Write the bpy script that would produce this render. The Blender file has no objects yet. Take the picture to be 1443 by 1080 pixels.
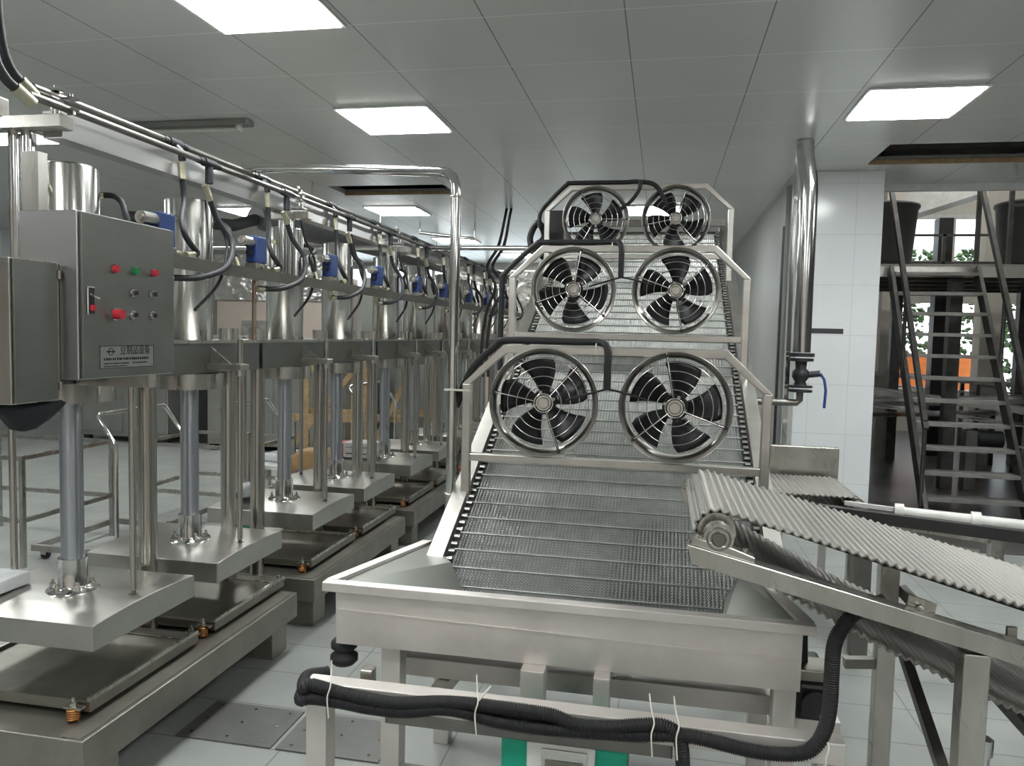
import bpy, math, random
from mathutils import Matrix, Vector
random.seed(7)
SC = bpy.context.scene
COL = SC.collection
PI = math.pi

# ------------------------------------------------------------------ materials
def nt(name):
    m = bpy.data.materials.new(name); m.use_nodes = True
    t = m.node_tree; b = t.nodes['Principled BSDF']
    return m, t, b

def coords(t, scale=(1, 1, 1), rot=(0, 0, 0)):
    tc = t.nodes.new('ShaderNodeTexCoord'); mp = t.nodes.new('ShaderNodeMapping')
    mp.inputs['Scale'].default_value = scale; mp.inputs['Rotation'].default_value = rot
    t.links.new(tc.outputs['Object'], mp.inputs['Vector'])
    return mp.outputs['Vector']

def noise(t, vec, scale, detail=4, rough=0.6):
    n = t.nodes.new('ShaderNodeTexNoise')
    n.inputs['Scale'].default_value = scale; n.inputs['Detail'].default_value = detail
    n.inputs['Roughness'].default_value = rough
    t.links.new(vec, n.inputs['Vector'])
    return n.outputs['Fac']

def ramp(t, fac, a, b, p0=0.3, p1=0.7):
    r = t.nodes.new('ShaderNodeValToRGB')
    r.color_ramp.elements[0].position = p0; r.color_ramp.elements[1].position = p1
    r.color_ramp.elements[0].color = (*a, 1); r.color_ramp.elements[1].color = (*b, 1)
    t.links.new(fac, r.inputs['Fac'])
    return r.outputs['Color']

def maprange(t, fac, a, b):
    r = t.nodes.new('ShaderNodeMapRange')
    r.inputs['To Min'].default_value = a; r.inputs['To Max'].default_value = b
    t.links.new(fac, r.inputs['Value'])
    return r.outputs['Result']

def bump(t, b, fac, strength, dist=0.01):
    n = t.nodes.new('ShaderNodeBump')
    n.inputs['Strength'].default_value = strength; n.inputs['Distance'].default_value = dist
    t.links.new(fac, n.inputs['Height']); t.links.new(n.outputs['Normal'], b.inputs['Normal'])

def metal(name, c0, c1, r0, r1, scale=(6, 6, 6), bs=0, metallic=1.0, wave=0.0, aniso=0.0):
    m, t, b = nt(name)
    v = coords(t, scale)
    f = noise(t, v, 1.0)
    t.links.new(ramp(t, f, c0, c1), b.inputs['Base Color'])
    f2 = noise(t, coords(t, tuple(s * 1.3 for s in scale)), 1.0, 2)
    if aniso:
        tg = t.nodes.new('ShaderNodeTangent'); tg.direction_type = 'RADIAL'; tg.axis = 'Z'
        t.links.new(tg.outputs[0], b.inputs['Tangent']); b.inputs['Anisotropic'].default_value = aniso; b.inputs['Anisotropic Rotation'].default_value = .25
    t.links.new(maprange(t, f2, r0, r1), b.inputs['Roughness'])
    b.inputs['Metallic'].default_value = metallic
    if wave:
        f2 = noise(t, coords(t, (5, 5, 5)), 1.0, 2)
        bump(t, b, f2, wave, 0.02)
    elif bs:
        bump(t, b, f2, bs, 0.002)
    return m

def plain(name, c, rough=0.5, metallic=0.0, var=0.12, scale=8, bs=0.0, coat=0.0):
    m, t, b = nt(name)
    f = noise(t, coords(t), scale)
    a = tuple(max(0, x * (1 - var)) for x in c); d = tuple(min(1, x * (1 + var)) for x in c)
    t.links.new(ramp(t, f, a, d), b.inputs['Base Color'])
    b.inputs['Roughness'].default_value = rough; b.inputs['Metallic'].default_value = metallic
    if coat: b.inputs['Coat Weight'].default_value = coat
    if bs: bump(t, b, f, bs, 0.004)
    return m

def emis(name, c, s):
    m, t, b = nt(name)
    b.inputs['Base Color'].default_value = (0.8, 0.8, 0.8, 1)
    b.inputs['Emission Color'].default_value = (*c, 1)
    b.inputs['Emission Strength'].default_value = s
    return m

M = {}
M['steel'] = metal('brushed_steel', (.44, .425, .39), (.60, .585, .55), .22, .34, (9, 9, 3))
M['steel_shaded'] = metal('brushed_steel_shaded', (.20, .205, .192), (.245, .25, .235), .34, .44, (3, 3, 6), wave=.03)  # darker steel for aisle-facing sides; their dim reflections put into the colour
M['steel_mat'] = metal('matt_steel_sheet', (.64, .60, .575), (.77, .73, .70), .45, .58, (5, 5, 5), metallic=.75)
M['steel_dark'] = metal('worn_dark_steel', (.16, .155, .145), (.26, .25, .235), .34, .5, (5, 5, 5))
M['plate'] = metal('platen_steel', (.42, .41, .385), (.53, .52, .49), .26, .38, (4, 4, 4), wave=.06)
M['platside'] = metal('tray_steel', (.24, .23, .205), (.34, .325, .29), .36, .46, (6, 6, 6))
M['base'] = metal('base_beam_steel', (.25, .24, .21), (.35, .335, .30), .38, .5, (5, 5, 5), metallic=.85)
M['chrome'] = metal('polished_chrome', (.60, .60, .59), (.74, .74, .73), .08, .18, (6, 6, 6), bs=0)
M['column'] = metal('polished_column', (.36, .34, .31), (.58, .55, .51), .16, .26, (16, 16, 1.2), aniso=.8)
M['channel'] = metal('channel_steel', (.50, .50, .50), (.54, .54, .54), .30, .36, (2, 2, 2))
M['rod'] = metal('ground_piston_rod', (.36, .38, .42), (.46, .48, .52), .24, .34, (14, 14, .5), aniso=.8)
M['cyl'] = metal('cylinder_barrel_steel', (.50, .495, .475), (.68, .67, .65), .22, .32, (14, 14, .6), aniso=.85)
M['frame'] = metal('satin_frame_steel', (.50, .48, .45), (.62, .60, .57), .26, .38, (8, 8, 8))
M['wire'] = metal('belt_wire', (.42, .43, .415), (.58, .59, .57), .42, .55, (20, 20, 20))
M['backing'] = metal('belt_backing', (.10, .11, .11), (.18, .19, .19), .45, .6, (8, 8, 8), bs=0, metallic=.6)
M['brass'] = metal('brass_fitting', (.48, .46, .34), (.64, .61, .48), .25, .4, bs=0)
M['rustpipe'] = metal('stained_pipe', (.22, .14, .11), (.40, .33, .28), .35, .55, (20, 20, 4), bs=.2)
M['olive'] = metal('painted_valve_rail', (.09, .088, .075), (.15, .145, .125), .4, .6, (6, 3, 6), metallic=.6)
M['rubber'] = plain('black_rubber', (.012, .012, .014), .6)
M['hose'] = plain('hydraulic_hose_rubber', (.015, .016, .020), .6)
M['blade'] = plain('fan_blade_black', (.016, .016, .019), .35, metallic=.3)
M['black'] = plain('black_painted_iron', (.02, .02, .022), .4)
M['castiron'] = plain('valve_cast_iron', (.035, .037, .042), .45, metallic=.4)
M['blue'] = plain('blue_enamel', (.016, .042, .17), .4)
M['bluehandle'] = plain('blue_handle', (.02, .05, .22), .35)
M['red'] = plain('red_plastic', (.55, .03, .05), .3)
M['greenb'] = plain('green_plastic', (.01, .20, .06), .3)
M['teal'] = plain('teal_green_enamel', (.0, .34, .22), .3)
M['white'] = plain('white_enamel', (.62, .62, .60), .4)
M['whitep'] = plain('white_polyethylene', (.72, .74, .76), .25, bs=.5, scale=14)
M['copper'] = metal('copper_spring', (.48, .22, .08), (.62, .32, .13), .3, .45, bs=0)
M['wood'] = plain('raw_timber', (.42, .30, .17), .7, var=.25, scale=20)
M['kraft'] = plain('kraft_paper', (.35, .22, .10), .75, var=.2, bs=.5)
M['cloth'] = plain('black_cloth', (.013, .015, .02), .8, bs=.6)
M['darkbeam'] = plain('dark_painted_beam', (.045, .045, .045), .4, metallic=.5)
M['stair'] = metal('stair_tube_steel', (.07, .069, .066), (.13, .128, .122), .4, .6, (7, 7, 7), metallic=.7)
M['tread'] = metal('stair_tread_plate', (.30, .29, .28), (.42, .41, .39), .4, .6, (9, 9, 9), metallic=.7)
M['vat'] = plain('dark_plastic_vat', (.035, .037, .038), .45)
M['duct'] = plain('dark_round_duct', (.13, .135, .14), .5, metallic=.3)
M['tie'] = plain('white_cable_tie', (.75, .74, .66), .5)
M['foil'] = metal('crinkled_foil', (.72, .70, .68), (.88, .86, .84), .12, .3, (3, 3, 3), wave=1.0)
M['cream'] = plain('cream_panel', (.55, .47, .41), .5, var=.06, scale=2)
M['greypanel'] = metal('grey_cabinet_steel', (.26, .26, .245), (.33, .33, .31), .4, .5, (2, 2, 2), metallic=.6)
M['ink'] = plain('black_ink', (.015, .015, .015), .6)
M['namepl'] = metal('nameplate_steel', (.30, .31, .30), (.36, .37, .36), .35, .45, (9, 9, 9), metallic=.8)
M['bag'] = plain('clear_plastic_bag', (.55, .57, .60), .18, bs=1.0, scale=30)
M['orange'] = plain('orange_sheet', (.75, .22, .05), .6)
M['leaf'] = plain('garden_foliage', (.05, .10, .025), .7, var=.6, scale=9)
M['light'] = emis('led_panel_glow', (.97, 1.0, .975), 10)
M['lframe'] = plain('led_panel_frame', (.75, .75, .75), .4)

def grid_lines(t, x0, px, y0, py, w, use='xy'):
    """mask = 1 on seam lines of a grid (world metres, object coords)"""
    tc = t.nodes.new('ShaderNodeTexCoord'); sx = t.nodes.new('ShaderNodeSeparateXYZ')
    t.links.new(tc.outputs['Object'], sx.inputs[0])
    def line(sock, o, p):
        a = t.nodes.new('ShaderNodeMath'); a.operation = 'SUBTRACT'; a.inputs[1].default_value = o
        t.links.new(sock, a.inputs[0])
        d = t.nodes.new('ShaderNodeMath'); d.operation = 'DIVIDE'; d.inputs[1].default_value = p
        t.links.new(a.outputs[0], d.inputs[0])
        f = t.nodes.new('ShaderNodeMath'); f.operation = 'FRACT'; t.links.new(d.outputs[0], f.inputs[0])
        s = t.nodes.new('ShaderNodeMath'); s.operation = 'SUBTRACT'; s.inputs[1].default_value = .5
        t.links.new(f.outputs[0], s.inputs[0])
        ab = t.nodes.new('ShaderNodeMath'); ab.operation = 'ABSOLUTE'; t.links.new(s.outputs[0], ab.inputs[0])
        g = t.nodes.new('ShaderNodeMath'); g.operation = 'GREATER_THAN'; g.inputs[1].default_value = .5 - w / p / 2
        t.links.new(ab.outputs[0], g.inputs[0])
        return g.outputs[0]
    ia, ib = {'xy': (0, 1), 'xz': (0, 2), 'yz': (1, 2)}[use]
    return line(sx.outputs[ia], x0, px), line(sx.outputs[ib], y0, py)

def mixc(t, fac, a, b):
    m = t.nodes.new('ShaderNodeMix'); m.data_type = 'RGBA'
    if isinstance(fac, float): m.inputs[0].default_value = fac
    else: t.links.new(fac, m.inputs[0])
    for s, v in ((6, a), (7, b)):
        if isinstance(v, tuple): m.inputs[s].default_value = (*v, 1)
        else: t.links.new(v, m.inputs[s])
    return m.outputs[2]

def tiled(name, c0, c1, rough, x0, px, y0, py, w, ca, cb, use='xy', metallic=0.0, ns=1.5, r1=None):
    m, t, b = nt(name)
    base = ramp(t, noise(t, coords(t), ns, 6), c0, c1)
    la, lb = grid_lines(t, x0, px, y0, py, w, use)
    c = mixc(t, la, base, ca); c = mixc(t, lb, c, cb)
    t.links.new(c, b.inputs['Base Color'])
    if r1 is None: b.inputs['Roughness'].default_value = rough
    else: t.links.new(maprange(t, noise(t, coords(t), 2.5, 5), rough, r1), b.inputs['Roughness'])
    b.inputs['Metallic'].default_value = metallic
    return m
M['ceil'] = tiled('metal_ceiling_panels', (.70, .715, .70), (.74, .755, .74), .30, -.80, .6, 2.68, .6, .006,
                  (.22, .22, .22), (.98, .99, .98), metallic=.2)
M['floor'] = tiled('grey_floor_tiles', (.27, .285, .275), (.35, .365, .35), .30, -1.33, .60, 2.52, .30, .005,
                   (.15, .15, .15), (.13, .135, .135), ns=2.2, r1=.5)
M['coltile'] = tiled('white_glazed_tiles', (.74, .77, .79), (.81, .83, .85), .15, .27, .30, .0, .40, .004,
                     (.62, .64, .66), (.60, .62, .64), use='xz')
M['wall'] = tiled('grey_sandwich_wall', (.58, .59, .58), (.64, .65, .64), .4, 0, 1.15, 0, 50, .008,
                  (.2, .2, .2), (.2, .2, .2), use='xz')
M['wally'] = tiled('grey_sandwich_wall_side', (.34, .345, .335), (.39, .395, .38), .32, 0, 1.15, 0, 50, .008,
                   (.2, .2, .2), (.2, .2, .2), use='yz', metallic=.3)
M['creamwall'] = plain('cream_plaster', (.58, .54, .48), .8, var=.05)
M['coverplate'] = plain('floor_cover_plate', (.17, .17, .165), .45, metallic=.4)

def ribbed(name):
    m, t, b = nt(name)
    v = coords(t, (1, 1, 1))
    w = t.nodes.new('ShaderNodeTexWave'); w.wave_type = 'BANDS'; w.bands_direction = 'Y'
    w.inputs['Scale'].default_value = 70; w.inputs['Distortion'].default_value = 1.5
    w.inputs['Detail'].default_value = 2; w.inputs['Detail Scale'].default_value = 8
    t.links.new(v, w.inputs['Vector'])
    t.links.new(ramp(t, w.outputs['Fac'], (.30, .29, .27), (.47, .455, .43), .1, .6), b.inputs['Base Color'])
    b.inputs['Metallic'].default_value = .9; b.inputs['Roughness'].default_value = .38
    bump(t, b, w.outputs['Fac'], .6, .003)
    return m
M['ribbed'] = ribbed('woven_ribbed_belt')

# ------------------------------------------------------------------ mesh builder
class MB:
    def __init__(s): s.v = []; s.f = []; s.sm = []
    def add(s, vs, fs, smooth=False):
        o = len(s.v); s.v += [tuple(x) for x in vs]
        for f in fs: s.f.append(tuple(i + o for i in f)); s.sm.append(smooth)
        return s
    def box(s, x0, x1, y0, y1, z0, z1):
        if x0 > x1: x0, x1 = x1, x0
        if y0 > y1: y0, y1 = y1, y0
        if z0 > z1: z0, z1 = z1, z0
        vs = [(x, y, z) for z in (z0, z1) for y in (y0, y1) for x in (x0, x1)]
        return s.add(vs, [(0, 2, 3, 1), (4, 5, 7, 6), (0, 1, 5, 4), (2, 6, 7, 3), (0, 4, 6, 2), (1, 3, 7, 5)])
    def beam(s, p0, p1, w, h, up=(0, 0, 1)):
        """rectangular bar from p0 to p1, w across, h along up"""
        a, b = Vector(p0), Vector(p1); d = (b - a).normalized(); u = Vector(up)
        r = d.cross(u)
        if r.length < 1e-4: r = Vector((1, 0, 0))
        r.normalize(); u = r.cross(d).normalized()
        vs = []
        for q in (a, b):
            for i, j in ((-1, -1), (1, -1), (1, 1), (-1, 1)): vs.append(q + r * i * w / 2 + u * j * h / 2)
        return s.add(vs, [(3, 2, 1, 0), (4, 5, 6, 7), (0, 1, 5, 4), (1, 2, 6, 5), (2, 3, 7, 6), (3, 0, 4, 7)])
    def cyl(s, p0, p1, r0, r1=None, n=20, caps=True):
        r1 = r0 if r1 is None else r1
        a, b = Vector(p0), Vector(p1); d = (b - a).normalized()
        u = d.orthogonal().normalized(); w = d.cross(u)
        vs = []
        for q, r in ((a, r0), (b, r1)):
            for i in range(n):
                t = 2 * PI * i / n; vs.append(q + (u * math.cos(t) + w * math.sin(t)) * r)
        s.add(vs, [(i, (i + 1) % n, n + (i + 1) % n, n + i) for i in range(n)], True)
        if caps: s.add(vs, [tuple(range(n))[::-1], tuple(range(n, 2 * n))])
        return s
    def tube(s, pts, r, n=8, caps=True, closed=False):
        P = [Vector(p) for p in pts]; m = len(P); vs = []; prev = None
        for i, p in enumerate(P):
            if closed: d = P[(i + 1) % m] - P[i - 1]
            else: d = P[min(i + 1, m - 1)] - P[max(i - 1, 0)]
            d.normalize()
            u = d.orthogonal() if prev is None else (prev - d * prev.dot(d))
            u.normalize(); prev = u; w = d.cross(u)
            rr = r[i] if isinstance(r, (list, tuple)) else r
            for k in range(n):
                t = 2 * PI * k / n; vs.append(p + (u * math.cos(t) + w * math.sin(t)) * rr)
        fs = []
        for i in range(m if closed else m - 1):
            j = (i + 1) % m
            for k in range(n):
                fs.append((i * n + k, i * n + (k + 1) % n, j * n + (k + 1) % n, j * n + k))
        s.add(vs, fs, True)
        if caps and not closed: s.add(vs, [tuple(range(n))[::-1], tuple(range((m - 1) * n, m * n))])
        return s
    def ring(s, c, axis, R, r, n=48, k=8):
        c = Vector(c); d = Vector(axis).normalized(); u = d.orthogonal().normalized(); w = d.cross(u)
        pts = [c + (u * math.cos(2 * PI * i / n) + w * math.sin(2 * PI * i / n)) * R for i in range(n)]
        return s.tube(pts, r, k, closed=True)
    def lathe(s, prof, c, axis=(0, 0, 1), n=24, closed=False):
        """prof: list of (radius, height along axis)"""
        c = Vector(c); d = Vector(axis).normalized(); u = d.orthogonal().normalized(); w = d.cross(u)
        vs = []
        for (r, h) in prof:
            for i in range(n):
                t = 2 * PI * i / n; vs.append(c + d * h + (u * math.cos(t) + w * math.sin(t)) * max(r, 1e-5))
        fs = []; m = len(prof)
        for j in range(m if closed else m - 1):
            j2 = (j + 1) % m
            for i in range(n): fs.append((j * n + i, j * n + (i + 1) % n, j2 * n + (i + 1) % n, j2 * n + i))
        return s.add(vs, fs, True)
    def prism(s, poly, off):
        n = len(poly); P = [Vector(p) for p in poly]; o = Vector(off)
        vs = P + [p + o for p in P]
        return s.add(vs, [tuple(range(n))[::-1], tuple(range(n, 2 * n))] + [(i, (i + 1) % n, n + (i + 1) % n, n + i) for i in range(n)])
    def build(s, name, mat, parent=None, origin=None, bevel=0.0):
        me = bpy.data.meshes.new(name)
        if origin is None: origin = tuple(parent['_o']) if parent is not None and '_o' in parent else (0, 0, 0)
        ox, oy, oz = origin
        me.from_pydata([(x - ox, y - oy, z - oz) for x, y, z in s.v], [], s.f)
        me.polygons.foreach_set('use_smooth', s.sm)
        me.update()
        o = bpy.data.objects.new(name, me); COL.objects.link(o)
        me.materials.append(M[mat] if isinstance(mat, str) else mat)
        if parent is not None: o.parent = parent
        else: o.location = origin
        o['_o'] = list(origin)
        if bevel:
            md = o.modifiers.new('edge', 'BEVEL'); md.width = bevel; md.segments = 2; md.limit_method = 'ANGLE'
            md.angle_limit = math.radians(50)
        return o

def tag(o, label, cat, group=None, kind=None):
    o['label'] = label; o['category'] = cat
    if group: o['group'] = group
    if kind: o['kind'] = kind
    return o
def thing(name, label, cat, loc, group=None):
    o = bpy.data.objects.new(name, None); COL.objects.link(o)
    o.location = loc; o.empty_display_size = .05; o['_o'] = list(loc)
    return tag(o, label, cat, group)
def struct(name, mb, mat, bevel=0):
    o = mb.build(name, mat, bevel=bevel); o['kind'] = 'structure'; return o
def copy_tree(o, parent=None):
    c = o.copy(); COL.objects.link(c); c.parent = parent
    for ch in list(o.children): copy_tree(ch, c)
    return c
def dup(o, loc, label):
    c = copy_tree(o); c.location = loc; c['label'] = label; return c
def smooth_pts(pts, k=8):
    P = [Vector(p) for p in pts]; P = [P[0] * 2 - P[1]] + P + [P[-1] * 2 - P[-2]]; out = []
    for i in range(1, len(P) - 2):
        for j in range(k):
            t = j / k
            out.append(.5 * ((2 * P[i]) + (P[i + 1] - P[i - 1]) * t + (2 * P[i - 1] - 5 * P[i] + 4 * P[i + 1] - P[i + 2]) * t * t
                             + (3 * P[i] - P[i - 1] - 3 * P[i + 1] + P[i + 2]) * t ** 3))
    out.append(P[-2]); return out
ORD = ['first', 'second', 'third', 'fourth', 'fifth', 'sixth', 'seventh', 'eighth', 'ninth', 'tenth']

# ------------------------------------------------------------------ camera
HC = 1.55
YAW, PITCH, ROLL = math.radians(11.03), math.radians(3.66), math.radians(1.3)
cam = bpy.data.cameras.new('camera'); co = bpy.data.objects.new('camera', cam); COL.objects.link(co)
R = Matrix.Rotation(YAW, 4, 'Z') @ Matrix.Rotation(PI / 2 - PITCH, 4, 'X') @ Matrix.Rotation(ROLL, 4, 'Z')
co.matrix_world = Matrix.Translation((0, 0, HC)) @ R
cam.sensor_fit = 'HORIZONTAL'; cam.sensor_width = 36; cam.lens = 36 * 1080 / 1443; cam.clip_start = .05
SC.camera = co

# ------------------------------------------------------------------ room
XL, XR, YB, YF = -9.5, 7.0, 14.5, -4.0
ZC = 2.9
struct('floor', MB().box(XL - .1, XR + .1, YF - .1, YB + .1, -.1, 0), 'floor')
struct('floor_rear', MB().box(1.70, XR, 6.2, YB, .0002, .004), plain('dark_rear_floor', (.085, .08, .075), .3))  # thin slab in a darker tone over the rear floor
def ceiling():
    mb = MB()
    holes = [(-3.15, -2.02, 6.85, 7.28), (1.48, 2.9, 5.72, 6.30), (-1.55, -1.2, 9.3, 9.7)]
    xs = sorted({XL, XR, 1.80} | {h[i] for h in holes for i in (0, 1)})
    ys = sorted({YF, 7.18, YB} | {h[i] for h in holes for i in (2, 3)})
    for i in range(len(xs) - 1):
        for j in range(len(ys) - 1):
            cx, cy = (xs[i] + xs[i + 1]) / 2, (ys[j] + ys[j + 1]) / 2
            if any(h[0] < cx < h[1] and h[2] < cy < h[3] for h in holes): continue
            if cx > 1.80 and cy > 7.18: continue
            mb.box(xs[i], xs[i + 1], ys[j], ys[j + 1], ZC, ZC + .05)
    return mb
struct('ceiling', ceiling(), 'ceil')
struct('trim_1', MB().box(1.80, XR, 7.14, 7.20, ZC - .055, ZC + .3), 'lframe')
# plenum above the ceiling: roof slab and beams seen through the open hatches
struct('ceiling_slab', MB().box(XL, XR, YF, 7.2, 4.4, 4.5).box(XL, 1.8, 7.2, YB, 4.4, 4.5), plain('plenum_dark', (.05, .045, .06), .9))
struct('trim_2', MB().box(1.48, 2.9, 6.27, 6.30, ZC - .012, ZC + .02), 'wood')
struct('trim_3', MB().box(-3.15, -2.02, 7.25, 7.28, ZC - .01, ZC + .02), 'wood')
struct('trim_4', MB().box(1.4, 3.0, 6.05, 6.15, 3.15, 3.3).box(2.0, 2.05, 5.9, 5.95, 2.98, 3.4).box(2.55, 2.6, 5.9, 5.95, 2.98, 3.4),
       plain('rust_red_purlin', (.12, .04, .035), .7))
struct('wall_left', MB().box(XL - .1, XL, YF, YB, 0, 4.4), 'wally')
struct('wall_near', MB().box(XL, XR, YF - .1, YF, 0, 4.4), plain('warm_cream_wall', (.78, .70, .65), .7, var=.03))
struct('wall_right', MB().box(XR, XR + .1, YF, YB, 0, 5.2), plain('dark_grey_wall', (.13, .14, .13), .6))
# back wall with high windows left and openings right
def backwall():
    mb = MB(); y0, y1 = YB, YB + .12
    mb.box(XL, -6.6, y0, y1, 0, 4.4); mb.box(-6.6, -1.2, y0, y1, 0, 2.25); mb.box(-6.6, -1.2, y0, y1, 2.80, 4.4)
    mb.box(-1.2, 1.5, y0, y1, 0, 4.4)
    return mb
struct('wall_back', backwall(), 'wall')
def windowset(n, x0, x1, z0, z1, k, y=YB):
    fr = MB()
    for i in range(k + 1):
        x = x0 + (x1 - x0) * i / k; fr.box(x - .03, x + .03, y - .02, y + .06, z0, z1)
    fr.box(x0, x1, y - .02, y + .06, z0 - .04, z0 + .03).box(x0, x1, y - .02, y + .06, z1 - .03, z1 + .04)
    w = struct('window_%d' % n, fr, 'white')
    g, t, b = nt('window_glass_%d' % n); b.inputs['Base Color'].default_value = (.9, .95, .95, 1)
    b.inputs['Transmission Weight'].default_value = 1; b.inputs['Roughness'].default_value = .02; b.inputs['IOR'].default_value = 1.1
    p = MB().box(x0, x1, y + .01, y + .018, z0, z1).build('window_pane', g, w, origin=(0, 0, 0))
    return w
windowset(1, -6.6, -1.2, 2.25, 2.80, 5)
def backwall_right():
    mb = MB(); y0, y1 = YB, YB + .15
    mb.box(1.5, 1.75, y0, y1, 0, 5.2); mb.box(1.5, XR, y0, y1, 0, .75); mb.box(1.5, XR, y0, y1, 2.25, 2.95)
    mb.box(1.5, XR, y0, y1, 3.72, 5.2)
    for x in (3.1, 4.65, 6.2): mb.box(x, x + .22, y0, y1, .75, 3.72)
    return mb
struct('wall_back_right', backwall_right(), 'creamwall')
windowset(2, 1.75, XR, 2.95, 3.72, 7)
struct('ceiling_high', MB().box(1.5, XR, 7.2, YB, 5.2, 5.3), 'creamwall')
struct('wall_upper', MB().box(1.72, 1.80, 7.2, YB, 2.9, 5.2).box(1.8, XR, 7.22, 7.3, 3.2, 5.2), 'creamwall')
struct('trim_5', MB().beam((3.6, 12.9, 3.65), (6.6, 11.0, 4.55), .35, .4), 'white')
# partition wall behind the tiled column, seen right of the cooler
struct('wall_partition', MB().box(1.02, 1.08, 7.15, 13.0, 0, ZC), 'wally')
# tiled column
cm = MB().box(1.06, 1.67, 6.55, 7.15, 0, ZC); struct('trim_6', cm, 'coltile', bevel=.006)
struct('baseboard_column', MB().box(1.52, 1.75, 6.28, 6.42, 0, .22), 'coltile')

# outside seen through the rear openings
o = MB()
for i in range(2600):
    x, z = random.uniform(1.2, 9.5), random.uniform(.3, 3.4); y = 17 + random.uniform(-.4, .4)
    r = random.uniform(.04, .11); a = random.uniform(0, PI)
    u = Vector((math.cos(a), random.uniform(-.4, .4), math.sin(a))) * r; w = Vector((-math.sin(a), random.uniform(-.4, .4), math.cos(a))) * r * .6
    c = Vector((x, y, z)); o.add([c - u, c - w, c + u, c + w, c + Vector((0, -.12, 0))], [(0, 1, 4), (1, 2, 4), (2, 3, 4), (3, 0, 4)])
tag(o.build('hedge', 'leaf'), 'green shrubs outside beyond the rear window openings', 'plant', kind='stuff')
tag(MB().box(3.4, 5.9, 16.1, 16.15, -.05, 1.35).build('orange_banner', 'orange'), 'long orange hoarding sheet outside behind the stairs', 'banner')
tag(MB().box(1.8, 2.35, 16.0, 16.05, -.05, 1.45).build('orange_banner', 'orange'), 'short orange hoarding sheet outside, seen between column and stairs', 'banner')
tag(MB().box(2.75, 3.35, 15.3, 16.0, -.05, 2.3).build('outbuilding', 'white'), 'pale outbuilding seen outside through the stair treads', 'building')
struct('ground_outside', MB().box(-10, 14, YB + .15, 26, -.3, -.05), plain('outside_paving', (.45, .45, .43), .8))

# ceiling LED panels
pan = []
for xa in (-2.02, 1.03): pan.append((xa, 2.68)); pan.append((xa, 4.45))
pan += [(-5.0, 4.45), (-5.0, 2.2), (-5.0, 7.93), (-3.25, 7.95), (-.45, 8.07), (-3.3, 10.6), (-2.75, 12.7), (-5.2, 11.0),
        (-2.02, .3), (1.03, .3), (-5.0, -.4), (-2.02, -2.2), (1.03, -2.2), (4.2, -.6), (3.43, 4.45), (-7.6, 6.0)]  # last but one: panel added out of view to light the stairs
names = ['above the near presses, cut by the top edge', 'above the press row, left of the upright pipe', 'cut by the top edge at the right', 'right of the fans, nearest the tiled column']
lp = None
for i, (x, y) in enumerate(pan):
    lab = 'square white ceiling light panel ' + (names[i] if i < 4 else {4: 'at the far left behind the chrome post', 5: 'outside the left edge of view', 6: 'behind the second press cylinder', 7: 'left of the upright pipe beyond the open hatch', 8: 'seen between the two rearmost fans', 9: 'far back left of the upright pipe', 10: 'farthest back right of the upright pipe', 11: 'far back above the left cabinets'}.get(i, 'unseen, behind or beside the camera, lighting the room'))
    if lp is None:
        lp = thing('ceiling_light', lab, 'light', (x + .3, y + .3, ZC), 'ceiling light panels')
        MB().box(x, x + .6, y, y + .6, ZC - .012, ZC - .002).build('light_frame', 'lframe', lp)
        MB().box(x + .02, x + .58, y + .02, y + .58, ZC - .016, ZC - .0125).build('diffuser', 'light', lp)
    else: dup(lp, (x + .3, y + .3, ZC), lab)

for i, (x, y) in enumerate(((2.6, 8.6), (4.6, 8.6), (3.4, 11.4), (5.2, 12.5))):  # panels added out of view to brighten the rear bay
    t = thing('added_bay_light', 'added unseen ceiling light panel over the rear platform, ' + ['left', 'right', 'rear', 'farthest'][i] + ' one', 'light', (x, y, 5.19), 'added high bay lights')
    MB().box(x - .3, x + .3, y - .3, y + .3, 5.185, 5.195).build('light_frame', 'lframe', t)
    MB().box(x - .28, x + .28, y - .28, y + .28, 5.18, 5.1845).build('diffuser', 'light', t)

# ------------------------------------------------------------------ press row
PX = -2.09
NB = 5
CK = [2.75 + 1.60 * k for k in range(NB)]
ST = [c + d for c in CK for d in (-.35, .36)]

# base
def make_base(c):
    t = thing('press_stand', '', 'press base', (PX, c, 0), 'press bases in the left row')
    b = MB().box(-2.50, -1.70, c - .77, c + .64, .155, .272); b.build('base_deck', 'base', t, bevel=.004)
    MB().box(-1.78, -1.715, c - .76, c + .63, .2721, .276).build('edge_strip', 'base', t)
    for x in (-1.86, -2.44):
        for y in (c - .70, c + .47):
            MB().prism([(x - .05, y, 0), (x + .12, y, 0), (x + .12, y, .155), (x - .05, y, .155)], (0, .14, 0)).build('foot', 'base', t, bevel=.003)
    for y in (c - .735, c, c + .595):
        MB().cyl((-2.04, y, .272), (-2.04, y, 1.49), .036, n=20).build('tie_column', 'column', t)
        MB().cyl((-2.04, y, 1.492), (-2.04, y, 1.548), .046, n=14).build('column_nut', 'steel', t)
    bm = MB().box(-2.20, -1.985, c - .78, c + .785, 1.345, 1.478); bm.build('crossbeam', 'steel_shaded', t, bevel=.002)
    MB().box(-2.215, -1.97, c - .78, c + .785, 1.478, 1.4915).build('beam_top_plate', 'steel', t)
    return t
pb = None
for k, c in enumerate(CK):
    lab = 'grey steel press stand with tie columns and crossbeam, %s from the camera' % ORD[k]
    if pb is None: pb = make_base(c); pb['label'] = lab
    else: dup(pb, (PX, c, 0), lab)

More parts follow.
